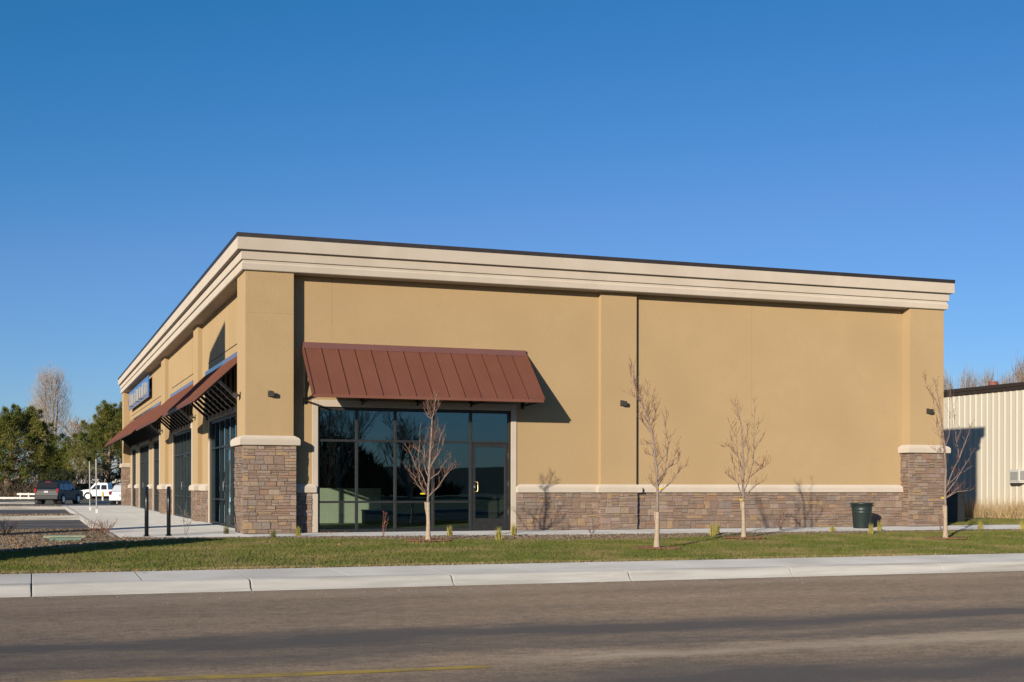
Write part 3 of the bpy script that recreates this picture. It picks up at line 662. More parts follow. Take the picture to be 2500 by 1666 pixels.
# ------------------------------------------------------------------ awnings (local x along the wall, -y outward, origin on the wall at its left end)
UNIT = {}
def awning(label, loc, rz, length, npan, nbr):
    t = thing('awning', label, 'awning', loc, rz, 'brown standing-seam awnings')
    OUT, ZT, ZB = 1.24, 4.315, 3.145
    n = Vector((0, -(ZT-ZB), OUT)).normalized()           # outward-up normal (y,z)
    n = Vector((0, -(ZT-ZB), OUT)); n.normalize()
    def sl(v, off=0): return Vector((0, -v*OUT-.03, ZT-(ZT-ZB)*v)) + n*off
    w_ = length/npan
    key = ('p', round(w_, 3))
    if key not in UNIT:
        b = MB(); a0, a1 = .003, w_-.003
        q = [sl(0), sl(1), sl(1, .018), sl(0, .018)]
        b.add([(a0, *p.yz) for p in q]+[(a1, *p.yz) for p in q], [(0,1,2,3),(7,6,5,4),(0,4,5,1),(1,5,6,2),(2,6,7,3),(3,7,4,0)])
        # two faint stiffening ribs pressed into each pan
        for fr in (.35, .68):
            r0, r1 = a0+w_*fr-.012, a0+w_*fr+.012; c = (r0+r1)/2
            u0, u1 = sl(.01, .0182), sl(.99, .0182); h0, h1 = sl(.01, .0198), sl(.99, .0198)
            b.add([(r0,*u0.yz),(r0,*u1.yz),(c,*h1.yz),(c,*h0.yz),(r1,*u0.yz),(r1,*u1.yz)], [(0,1,2,3),(3,2,5,4)])
        UNIT[key] = b.mesh('panel', M['brown'])
        b = MB(); q = [sl(-.005, .012), sl(1.005, .012), sl(1.005, .05), sl(-.005, .05)]
        b.add([(-.007, *p.yz) for p in q]+[(.007, *p.yz) for p in q], [(0,1,2,3),(7,6,5,4),(0,4,5,1),(1,5,6,2),(2,6,7,3),(3,7,4,0)])
        UNIT['seam'] = b.mesh('seam', M['brown'])
    for i in range(npan):
        o = link('panel', UNIT[key], t); o.location = (i*w_, 0, 0)
    for i in range(1, npan):
        o = link('seam', UNIT['seam'], t); o.location = (i*w_, 0, 0)
    MB().box(-.015, length+.015, -.075, -.001, ZT-.01, ZT+.135).obj('ridge_flashing', M['flash'], t, bevel=.006)
    e = sl(1)
    MB().box(-.012, length+.012, e.y-.022, e.y+.012, ZB-.055, ZB+.022).obj('fascia', M['brown'], t, bevel=.004)
    for x0, x1 in ((-.035, .004), (length-.004, length+.035)):
        q = [sl(-.01, -.05), sl(1.0, -.05), sl(1.012, .05), sl(-.01, .05)]
        MB().add([(x0,*p.yz) for p in q]+[(x1,*p.yz) for p in q], [(0,1,2,3),(7,6,5,4),(0,4,5,1),(1,5,6,2),(2,6,7,3),(3,7,4,0)]).obj('verge_trim', M['brown'], t)
    q = [sl(.02, -.05), sl(.98, -.05), sl(.98, -.006), sl(.02, -.006)]
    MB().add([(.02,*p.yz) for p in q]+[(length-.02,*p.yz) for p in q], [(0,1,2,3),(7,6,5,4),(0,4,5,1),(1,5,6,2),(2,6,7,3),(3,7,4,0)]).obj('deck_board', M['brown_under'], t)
    brk = 'br%d' % (rz == 0)
    if brk not in UNIT:
        b = MB(); N_ = Vector((0, -.015, 3.08)); A = sl(.985, -.08); B_ = sl(.52, -.07)
        def bar(p, q, hw=.02):
            d = (q-p).normalized(); up = Vector((1,0,0)).cross(d)*hw; s = Vector((hw,0,0)); r = [p-s-up, p+s-up, p+s+up, p-s+up]
            b.add(r+[v+(q-p) for v in r], [(3,2,1,0),(4,5,6,7),(0,1,5,4),(1,2,6,5),(2,3,7,6),(3,0,4,7)])
        hb = .02 if rz == 0 else .034
        if rz == 0: bar(N_, A)
        bar(N_+Vector((0,-.03,.045)), B_, hb); bar(Vector((0,-.025,4.2)), Vector((0,-.025,3.02))); bar(sl(.04,-.075), sl(.97,-.075))
        b.box(-.05, .05, -.012, 0, 3.0, 3.16)
        UNIT[brk] = b.mesh('bracket', M['black'])
    for i in range(nbr):
        o = link('bracket', UNIT[brk], t); o.location = (.05+(length-.1)*i/(nbr-1), 0, 0)
    for k in (.33, .72):
        p0, p1 = sl(k, -.085), sl(k, -.085)
        MB().box(.05, length-.05, p0.y-.02, p0.y+.02, p0.z-.02, p0.z+.02).obj('purlin', M['black'], t)
    return t
awning('brown metal awning over the side window and door facing the street', (5.942, YW, 0), 0, 5.531, 14, 5)
awning('brown metal awning on the shop front, nearest the corner pier', (XW, 39.62, 0), -math.pi/2, 7.25, 18, 9)
awning('brown metal awning on the shop front between the two pilasters', (XW, 50.1, 0), -math.pi/2, 7.3, 18, 9)
awning('long brown metal awning on the shop front below the blue sign', (XW, 71.65, 0), -math.pi/2, 17.6, 44, 20)

# wall lights
def wall_light(label, loc, rz):
    t = thing('wall_light', label, 'wall light', loc, rz, 'small bronze wall lights')
    MB().box(-.05, .05, -.014, 0, -.075, .075).obj('back_plate', M['lightfix'], t, bevel=.004)
    MB().box(-.022, .022, -.075, -.0145, -.03, .015).obj('arm', M['lightfix'], t)
    MB().rloft(-.068, .068, -.175, -.07, [(-.008,-.05),(0,-.04),(0,.035),(-.02,.05)]).obj('hood', M['lightfix'], t)
    MB().box(-.05, .05, -.16, -.085, -.056, -.0505).obj('lens', M['acgrey'], t)
wall_light('small bronze wall light on the street face of the near corner pier', (5.12, Y0, 3.2), 0)
wall_light('small bronze wall light on the middle pilaster of the side wall', (ony(1518,985,YW-PS).x, YW-PS, 3.2), 0)
wall_light('small bronze wall light on the right end pier', (23.26, Y0, 3.18), 0)
wall_light('small bronze wall light on the shop-front face of the near corner pier', (X0, onx(587,964,X0).y, 3.2), -math.pi/2)
wall_light('small bronze wall light on the nearer shop-front pilaster', (XW-PS, 41.4, 3.2), -math.pi/2)
wall_light('small bronze wall light on the farther shop-front pilaster', (XW-PS, 52.2, 3.2), -math.pi/2)

# shop sign on the front: blue panel with metal channel letters
XS = 4.69
sg = thing('shop_sign', 'long blue wall sign with raised metal letters above the farthest awning', 'sign', (XS, 58.5, 4.92))
MB().box(0, .05, 0, 12.0, 0, .92).obj('panel', M['blueglass'], sg, bevel=.005)
MB().box(.052, .185, .6, 11.4, .3, .42).obj('raceway', M['letter'], sg)
y = .35; k = 0
while y < 11.2:
    wd = [.75, .35, .62, .8, .5, .66][k % 6]; hh = [.50, .56, .46, .52][k % 4]
    b = MB().box(-.10, -.002, y, y+.13, .12, .12+hh)
    if k % 3 != 1: b.box(-.10, -.002, y+wd-.13, y+wd, .12, .12+hh)
    if k % 2 == 0: b.box(-.098, -.003, y+.131, y+wd-.131, .12+hh-.13, .12+hh-.001)
    else: b.box(-.098, -.003, y+.131, y+wd-.131, .121, .25)
    l = b.obj('letter', M['letter'], sg)
    f = MB(); f.box(-.108, -.101, y+.01, y+.12, .13, .11+hh); f.obj('letter_face', M['letterred' if y > 9.6 else 'letterface'], l)
    y += wd+.42; k += 1

# ------------------------------------------------------------------ bike hoops
for i, (px, py, lb) in enumerate(((358,1310,'black bike hoop on the plaza, farther from the corner pier'), (412,1309,'black bike hoop on the plaza, nearer the corner pier'))):
    p = onz(px, py, 0); d = Vector((p.x, p.y, 0)).normalized()
    r, hw, H = .044, .30, 1.04
    t = thing('bike_rack', lb, 'bike rack', p+d*.3, 0, 'black bike hoops')
    pts = [-d*hw+Vector((0,0,-.02))]+[-d*hw+Vector((0,0,.6))]+[d*(hw*-math.cos(a))+Vector((0,0,H-hw+hw*math.sin(a))) for a in np.linspace(0, math.pi, 13)]+[d*hw+Vector((0,0,.6)), d*hw+Vector((0,0,-.02))]
    MB().tube(pts, r, 10).obj('hoop', M['black'], t, smooth=True)
    for s_ in (-1, 1):
        c = d*hw*s_; MB().tube([c+Vector((0,0,.001)), c+Vector((0,0,.012))], .07, 12).obj('foot_plate', M['black'], t)

# ------------------------------------------------------------------ rubbish bin
p = onz(2104, 1290, -.006); b = MB(); prof = [(.215,0),(.222,.02),(.25,.40),(.256,.41),(.256,.43),(.252,.44),(.258,.47),(.264,.48),(.264,.50),(.26,.51),(.272,.625),(.29,.63),(.295,.66),(.285,.675),(.265,.672),(.255,.62),(.21,.03)]
n = 28; vs = [(r*math.cos(2*math.pi*k/n), r*math.sin(2*math.pi*k/n), z) for r, z in prof for k in range(n)]
fs = [(i*n+k, i*n+(k+1)%n, (i+1)*n+(k+1)%n, (i+1)*n+k) for i in range(len(prof)-1) for k in range(n)]+[tuple(range(n-1,-1,-1)), tuple((len(prof)-1)*n+k for k in range(n))]
t = thing('trash_can', 'dark green round plastic trash can standing against the stone wainscot', 'trash can', p)
b.add(vs, fs).obj('body', M['can'], t, smooth=True)
for s_ in (-1, 1):
    x = .275*s_; MB().tube([(x,-.07,.60),(x+.045*s_,-.06,.585),(x+.045*s_,.06,.585),(x,.07,.60)], .014, 6).obj('handle', M['can'], t, smooth=True)

# ------------------------------------------------------------------ young street trees, limbs measured in the photograph, depth spread added
def young_tree(label, org, s, base, trunk, limbs, wrap_y, tagp, seed, gzv):
    R_ = random.Random(seed)
    P = lambda q: (org[0]+q[0]*s, org[1]+q[1]*s)
    bp = onz(*P(base), gzv); dep = depth(bp)
    t = thing('young_tree', label, 'tree', bp, 0, 'bare young trees on the lawn')
    def W(q, dd=0): return atdepth(*P(q), dep+dd)-bp
    tr = [W(q) for q in trunk]
    H = tr[-1].z
    wz = W((trunk[0][0], wrap_y)).z
    def refine(pts, n=3, jit=.008):
        out = []
        for a, c in zip(pts, pts[1:]):
            for k in range(n): out.append(a+(c-a)*(k/n)+(Vector((R_.uniform(-jit,jit), R_.uniform(-jit,jit), 0)) if (k or out) else Vector()))
        out.append(pts[-1]); return out
    tr = refine(tr, 4, .006)
    rad = lambda z: max(.003, .027*(1-z/H)**.9+.003)
    low = [p for p in tr if p.z < wz-.05]; ip = next(i for i, p in enumerate(tr) if p.z >= wz-.05)
    cut = tr[ip-1]+(tr[ip]-tr[ip-1])*((wz-tr[ip-1].z)/(tr[ip].z-tr[ip-1].z))
    up = [cut]+tr[ip:]
    low = [Vector((low[0].x, low[0].y, -.05))]+low+[cut+Vector((0,0,.015))]
    MB().tube(low, [(.068 if p.z < .02 else .056 if p.z < .08 else .047 if p.z < .3 else .041) for p in low], 9).obj('trunk_wrap', M['wrap'], t, smooth=True)
    MB().tube([cut-Vector((.03,0,.02)), cut+Vector((-.055,.01,.02)), cut+Vector((-.05,.0,-.12)), cut+Vector((-.02,0,-.3))], [.006,.016,.014,.004], 5).obj('wrap_end', M['wrap'], t)
    trunk_o = MB().tube(up, [rad(p.z)+.004 for p in up], 8).obj('trunk', M['bark'], t, smooth=True)
    br = MB(); tw = MB(); ntw = 0
    allp = []
    for L_ in limbs:
        q0 = W(L_[0]); a = R_.uniform(-.8, .8); pts = []
        for q in L_:
            v = W(q); lat = abs((v-q0).dot(CR)); pts.append(W(q, a*lat*1.1+ .15*a*(v-q0).length))
        pts = refine(pts, 3, .014); m = len(pts); r0 = rad(pts[0].z)*.46+.002
        br.tube(pts, [max(.0028, r0*(1-.8*i/(m-1))) for i in range(m)], 5); allp.append((pts, r0))
    allp.append(([p for p in up if p.z > wz+.35], .012))
    for pts, r0 in allp:
        for i in range(1, len(pts)):
            for _ in range(R_.choice((2, 2, 3))):
                o = pts[i-1].lerp(pts[i], R_.random()); ax = (pts[i]-pts[i-1]).normalized()
                sd_ = Vector((R_.uniform(-1,1), R_.uniform(-1,1), R_.uniform(-.1,.5))); d = (ax*.7+sd_*.95+Vector((0,0,.25))).normalized()
                ln = R_.uniform(.05, .28)*(1.1-.3*i/len(pts))
                mid = o+d*ln*.55; end = mid+(d+Vector((R_.uniform(-.3,.3),R_.uniform(-.3,.3),.4))).normalized()*ln*.5
                tw.tube([o, mid, end], [.0038, .003, .0022], 3)
                if R_.random() < .5:
                    o2 = o.lerp(mid, .7); e2 = o2+(d+Vector((R_.uniform(-1,1),R_.uniform(-1,1),.3))).normalized()*ln*.4; tw.tube([o2, e2], [.0034, .0026], 3)
                for bb in (end, mid):                        # buds
                    if R_.random() < .6: tw.tube([bb, bb+Vector((R_.uniform(-.006,.006),R_.uniform(-.006,.006),.018))], [.008, .003], 3)
    br.obj('branches', M['bark'], t, smooth=True); stuff(tw.obj('twigs', M['twig'], t))
    g = W(tagp); MB().box(g.x-.05, g.x+.05, g.y-.006, g.y+.002, g.z-.016, g.z+.014).obj('tag', M['tag'], t).rotation_euler = (0, 0, 0)
    n = 420; an = rng.uniform(0, 2*math.pi, n); rr = .46*np.sqrt(rng.uniform(0, 1, n))
    Pm = np.column_stack([bp.x+np.cos(an)*rr, bp.y+np.sin(an)*rr, np.full(n, bp.z+.032)])
    tag(stuff(chips('bark_mulch', Pm, .030, [M['bark_mulch'], M['bark_mulch'], ROCK[0]])), 'ring of reddish bark mulch round the foot of the %s' % label.split(',')[0], 'mulch')
young_tree('bare young tree before the side window, in a pale trunk wrap', (960,950), .24862, (345,1500),
    [(345,1500),(342,1120),(348,900),(358,700),(372,500),(378,320),(395,230),(425,50)],
    [[(345,1060),(270,930),(240,790),(190,670),(105,530)],[(343,980),(260,800),(250,690),(262,410)],[(347,1060),(450,950),(520,840),(572,728)],
     [(352,890),(440,830),(510,720),(570,660)],[(358,760),(430,640),(460,480),(500,390)],[(345,1050),(230,940),(215,860),(145,780)],
     [(348,900),(300,740),(300,560),(330,450)],[(380,300),(340,270),(335,190),(372,130)],[(388,270),(430,200),(455,90)],[(500,860),(560,800),(610,780)],
     [(370,560),(430,400),(440,280)],[(352,830),(330,680),(270,620),(190,570)],[(365,620),(400,520),(410,420)],[(350,800),(400,700),(470,600),(500,480)]],
    1120, (290,1028), 11, -.040)
young_tree('tall bare young tree before the middle pilaster, leaning left', (1530,860), .31895, (230,1510),
    [(230,1510),(236,1060),(230,900),(206,720),(190,600),(150,470),(100,370),(70,270),(40,80)],
    [[(235,1050),(200,1020),(170,970)],[(236,1040),(290,930),(320,700),(300,590),(302,470)],[(236,1000),(350,830),(390,705)],[(235,1090),(370,960),(400,900),(480,860)],
     [(290,900),(380,850),(400,770)],[(222,820),(245,710)],[(203,700),(130,710)],[(192,620),(135,560),(120,520)],[(180,560),(220,480),(225,440)],[(155,490),(170,390),(150,220)],
     [(165,500),(190,420),(193,330)],[(105,390),(112,260)],[(85,330),(30,180),(28,110)],[(100,370),(10,315)],[(218,800),(130,770)],[(170,540),(95,460)],[(230,880),(300,780),(330,640)]],
    1230, (265,1043), 23, -.080)
young_tree('bare young tree with three upright leaders before the stone wainscot', (1700,900), .33156, (350,1256),
    [(350,1256),(345,960),(345,700),(332,430),(310,330),(275,250)],
    [[(342,940),(290,820),(270,680),(258,480),(240,380)],[(345,930),(400,780),(425,600),(425,430),(425,225)],[(346,950),(430,870),(490,830)],[(290,830),(240,800),(210,765)],
     [(395,800),(470,740),(550,685)],[(345,760),(300,640),(240,570),(195,580)],[(420,620),(450,560),(490,500)],[(340,600),(380,480),(370,400)],[(427,520),(465,395)],
     [(430,680),(480,740),(505,670)],[(345,860),(320,740),(300,600),(290,450)],[(345,800),(380,660),(385,560)]],
    985, (333,967), 35, -.045)
young_tree('bare young tree by the right end pier, its crown over the white building', (2280,850), .29973, (95,1560),
    [(95,1560),(92,1180),(97,1000),(76,700),(45,450),(0,240)],
    [[(94,1150),(150,1010),(210,900),(182,760),(165,560),(120,290)],[(208,900),(270,720),(300,620)],[(94,1190),(180,1080),(250,950),(330,830)],[(93,1225),(190,1170),(300,1160)],
     [(95,1130),(200,1030),(320,960)],[(95,1000),(90,800),(130,700),(130,360)],[(90,920),(40,860),(5,820)],[(78,750),(20,560),(-20,380)],[(182,790),(220,660)],
     [(93,1230),(180,1150),(240,1110)],[(60,560),(10,420),(-50,340),(-75,240)],[(85,830),(40,700),(10,600)]],
    1290, (75,1220), 47, -.075)

# ------------------------------------------------------------------ small plants in the bed
def tuft(px, py, h, kind, label):
    p = onz(px, py, -.03); n = 130
    P = np.zeros((n, 3)); P[:, :2] = rng.normal(0, .024, (n, 2))
    t = blades('grass_tuft', P, h, .013, M[kind], .11); t.location = p
    tag(t, label, 'ornamental grass', 'ornamental grass tufts in the bed')
D = 1.0625
for px, py, h, kd, lb in ((520,1230,.20,'tuftdk','dark green grass tuft left of the corner pier by the plaza'), (628,1238,.18,'tuftdk','thin green grass tuft right before the corner pier'),
    (685,1235,.21,'tuft','yellow grass tuft at the right edge of the corner pier'), (1033,1234,.22,'tuft','yellow-green grass tuft just right of the tree before the window'),
    (1146,1242,.24,'tuft','yellow-green grass tuft before the glass door'), (1181,1233,.27,'tuft','tall yellow-green grass tuft right of the glass door'),
    (1637,1232,.24,'tuft','straw-coloured grass tuft, left of the pair between two trees'), (1649,1229,.25,'tuft','green-yellow grass tuft, right of the pair between two trees'),
    (1913,1224,.16,'tuft','low flopped grass tuft left of the trash can'), (2001,1227,.22,'tuft','yellow grass tuft in front of the trash can'), (2021,1222,.24,'tuft','yellow grass tuft right of the trash can'),
    (2253,1219,.22,'tuft','grass tuft on the path edge before the white building'), (2349,1219,.24,'tuft','grass tuft cut by the right picture edge')):
    tuft(px*D, py*D, h, kd, lb)
def shrub(px, py, h, wd, nst, label, leafm, nl, seed, stemm='twig'):
    R_ = random.Random(seed); p = onz(px, py, -.03); t = thing('shrub', label, 'shrub', p)
    st = MB(); tips = []
    for i in range(nst):
        a = R_.uniform(0, 6.28); lean = R_.uniform(.1, 1)*wd/2; e = Vector((math.cos(a)*lean, math.sin(a)*lean, h*R_.uniform(.6, 1.05)))
        m_ = e*.5+Vector((R_.uniform(-.03,.03), R_.uniform(-.03,.03), 0)); st.tube([Vector((0,0,-.02)), m_, e], [.006,.004,.003], 4); tips += [e, m_, m_.lerp(e, .6)]
        for _ in range(2):
            o = m_.lerp(e, R_.random()); q = o+Vector((R_.uniform(-1,1),R_.uniform(-1,1),R_.uniform(.2,1)))*.09; st.tube([o, q], [.003,.002], 3); tips.append(q)
    st.obj('stems', M[stemm], t)
    lf = MB()
    for i in range(nl):
        c = R_.choice(tips)+Vector((R_.gauss(0,.02),R_.gauss(0,.02),R_.gauss(0,.02))); a = Vector((R_.uniform(-1,1),R_.uniform(-1,1),R_.uniform(-.5,.5))).normalized()*.022
        n_ = a.cross(Vector((R_.uniform(-1,1),R_.uniform(-1,1),1))).normalized()*.013; lf.add([c-a, c+n_, c+a, c-n_], [(0,1,2,3)])
    if nl: lf.obj('leaves', M[leafm], t)
shrub(935, 1312, .55, .32, 5, 'small bare shrub with pink-red leaves before the window', 'redleaf', 26, 1)
shrub(1445, 1306, .40, .42, 9, 'small bare twiggy shrub before the middle of the stone wainscot', 'leaf', 14, 2)
shrub(1905, 1297, .48, .36, 11, 'small rose bush with reddish hips right of the three-leader tree', 'roseleaf', 90, 3)
shrub(2296, 1296, .40, .3, 8, 'small twiggy shrub at the foot of the right end pier', 'leaf', 10, 4)
shrub(452, 1311, .70, .45, 5, 'tall dried flower stems between the two bike hoops', 'roseleaf', 22, 5, 'greybark')
shrub(12, 1308, .42, .9, 22, 'reddish twiggy shrub in the bed at the left picture edge', 'leaf', 0, 6)
for i, (px, py) in enumerate(((225, 1300), (248, 1306), (262, 1303))):
    shrub(px, py, .33, .7, 14, ['reddish twiggy shrub by the plaza kerb, leftmost of three', 'reddish twiggy shrub by the plaza kerb, middle of three', 'reddish twiggy shrub by the plaza kerb, rightmost of three'][i], 'leaf', 8, 20+i)
# valve covers
for px, py, wd, mt, lb in ((157,1315,.42,'lid2','faded green valve box lid in the rock bed, farther one'), (160,1321,.30,'lid','green valve box lid in the rock bed, nearer one')):
    p = onz(px, py, -.02); b = MB().rloft(-wd, wd, -.13, .13, [(0,-.08),(0,.03),(-.02,.04)]); o = b.obj('valve_box', M[mt]); o.location = p+Vector((0,0,.03)); tag(o, lb, 'utility cover', 'green valve box lids')
# fallen leaves
L_ = MB()
for px, py in [(790+random.uniform(-20,70), 1299+random.uniform(0,5)) for _ in range(12)]+[(random.uniform(700,2300), random.uniform(1322,1360)) for _ in range(26)]+[(random.uniform(5,600), random.uniform(1345,1395)) for _ in range(10)]+[(1522,1304),(2132,1296),(1985,1309)]+[(random.uniform(5,330), random.uniform(1306,1340)) for _ in range(70)]:
    p = onz(px, py, -.0); p.z = gz(p.x, p.y)+.03 if p.y < 27.3 else .004; p = onz(px, py, p.z)
    a = random.uniform(0, 6.28); s_ = random.uniform(.022, .042); u = Vector((math.cos(a), math.sin(a), random.uniform(-.3,.3)))*s_; v_ = Vector((-math.sin(a), math.cos(a), random.uniform(.1,.9)))*s_*.6
    L_.add([p-u, p-v_*.8+Vector((0,0,.008)), p+u, p+v_+Vector((0,0,.012))], [(0,1,2,3)])
tag(stuff(L_.obj('fallen_leaves', M['leaf'])), 'dry brown leaves scattered on the lawn and by the window', 'leaves')

# ------------------------------------------------------------------ sign posts on the plaza
for px, py, top, lb, tilt in ((220,1246,1127,'thin galvanised post on the plaza, the farther and left one',-.012), (236,1253,1121,'thin galvanised post on the plaza, the nearer and right one',-.010)):
    p = onz(px, py, 0); h = (py-top)*depth(p)/F_PX
    t = thing('sign_post', lb, 'post', p, 0, 'galvanised posts on the plaza')
    MB().tube([(0,0,.0),(tilt*h,0,h)], .03, 6).obj('pole', M['galv'], t)
    MB().box(-.045, .045, -.045, .045, .0, .16).obj('base_sleeve', M['whitewood'], t)
    MB().box(tilt*h-.012, tilt*h+.012, .035, .05, h-.45, h-.02).obj('sign_plate', M['galv'], t)

# ------------------------------------------------------------------ white metal building on the right
XB = 34.0
rb = thing('metal_building', 'low cream ribbed metal building beyond the right end of the shop', 'building', (XB, 31, 0))
ZE = onx(2400, 948+11, XB).z
pw = .96; b = MB(); n = 3; prof = []
for k in range(n):
    y = k*pw/n; prof += [(0, y), (0, y+.20), (-.024, y+.235), (-.024, y+.285)]
prof.append((0, pw-.001))
vs = [(x, y, -.35) for x, y in prof]+[(x, y, ZE) for x, y in prof]; m_ = len(prof)
b.add(vs, [(i, i+m_, i+1+m_, i+1) for i in range(m_-1)]); pme = b.mesh('panel', M['rbwall'])
for i in range(42):
    o = link('panel', pme, rb); o.location = (0, i*pw, 0)
MB().box(.03, 14, 0, 40.2, -.35, ZE-.01).obj('wall_core', M['rbwall'], rb)
MB().box(-.10, .12, -.15, 40.5, ZE-.02, ZE+.10).box(-.125, .12, -.15, 40.5, ZE+.1005, ZE+.24).obj('gutter', M['rbtrim'], rb, bevel=.01)
MB().prism([(-.05,ZE+.16),(7,ZE+.62),(14.05,ZE+.16),(14.05,ZE+.1),(-.05,ZE+.1)], -.14, 40.4).obj('roof', M['rbroof'], rb)
q = atdepth(2424.5, 938, depth((37, 44.5, 0))); b = MB(); r = (2436-2413)/2*depth(q)/F_PX
MB().tube([q-Vector((XB,31,0))-Vector((0,0,.5)), q-Vector((XB,31,0))+Vector((0,0,.03))], r*.8, 14).obj('roof_vent', M['vent'], rb)
MB().tube([q-Vector((XB,31,0))+Vector((0,0,-.05)), q-Vector((XB,31,0))+Vector((0,0,.10))], r, 14).obj('vent_cap', M['vent'], rb)
a, c = onx(2464,1147,XB-.4), onx(2488,1176,XB-.4)
ac = thing('air_conditioner', 'white window air conditioner on the cream metal building', 'air conditioner', (XB, a.y, c.z))
yy = c.y-a.y
MB().box(-.4, -.036, yy, 0, 0, a.z-c.z).obj('case', M['acwhite'], ac, bevel=.01)
for k in range(7): MB().box(-.412, -.401, yy+.06, -.06, .05+k*.045, .08+k*.045).obj('louvre', M['acgrey'], ac)
MB().box(-.36, -.08, yy-.011, yy-.001, .05, a.z-c.z-.05).obj('side_grille', M['acgrey'], ac)
MB().box(-.38, -.036, yy+.02, -.02, -.05, -.001).obj('support_bracket', M['acwhite'], ac)
# dry weeds along its foot, utility box in the shade
P = np.column_stack([XB-.15-np.abs(rng.normal(0, .55, 9500)), rng.uniform(33, 48, 9500), np.full(9500, -.15)])
P = P[(np.sin(P[:, 1]*1.7)+np.sin(P[:, 1]*4.1+1)) > rng.uniform(-2.2, .9, len(P))]
tag(stuff(blades('dry_weeds', P, .75, .016, M['drygrass'], .34)), 'tall straw-coloured dry weeds along the foot of the metal building', 'weeds')
struct(MB().add([(26,30.8,-.02),(XB-.02,30.8,-.02),(XB-.02,46,-.1),(26,46,-.1)], [(0,1,2,3)]).obj('back_lawn', M['lawnbase']))
Pg = np.column_stack([rng.uniform(24, 33.9, 15000), rng.uniform(30.8, 36, 15000), np.full(15000, -.03)])
tag(stuff(blades('rear_grass', Pg, .06, .014, M['grass'], .5)), 'green grass between the shop and the cream metal building', 'grass')
p = onz(2322, 1276, -.05); t = thing('utility_cabinet', 'dark utility cabinet in the shade behind the right end pier', 'cabinet', (26.2, 33.4, -.05))
MB().box(-.1, .75, -.3, .3, 0, .95).obj('case', M['plastic'], t, bevel=.02); MB().box(-.13, .78, -.33, .33, .951, 1.0).obj('lid', M['plastic'], t); MB().box(-.02, .67, -.312, -.301, .1, .85).obj('door', M['plastic'], t)

# ------------------------------------------------------------------ things off the left picture edge whose shadows lie in view
def sunback(p, dist): k = dist/math.cos(SUN_EL); return Vector(p)-SD*k
c = sunback((XW, 37.62, 3.95), 14.2)
ps = thing('pole_sign', 'tall pole sign beside the street left of the picture', 'sign', (c.x, c.y, -.1), -SUN_AZ+.0)
MB().box(-.42, .42, -.14, .14, 0, c.z-1.0).obj('pole', M['signgrey'], ps)
Hh, Wd = 1.24, 1.22
pol = [(-Wd,-Hh),(Wd,-Hh),(Wd,Hh-.08),(Wd*.97,Hh),(-Wd*.78,Hh),(-Wd*.93,Hh-.14),(-Wd,Hh-.4)]
MB().prism([(x, z+c.z+.1) for x, z in pol], -.16, .16).obj('sign_box', M['signgrey'], ps)
q = sunback((3.5, 28.0, 0), 9.0)
ms = thing('monument_sign', 'low stone monument sign beside the pavement left of the picture', 'sign', (q.x, q.y, -.1), -SUN_AZ)
MB().rloft(-.92, .92, -.2, .2, [(.1,0),(.1,.5),(0,.52),(0,1.75),(-.05,1.8)]).obj('body', STONE[1], ms); MB().rloft(-.7, .7, -.22, .22, [(0,1.801),(0,2.05),(-.25,2.2)]).obj('cap', M['trim'], ms)

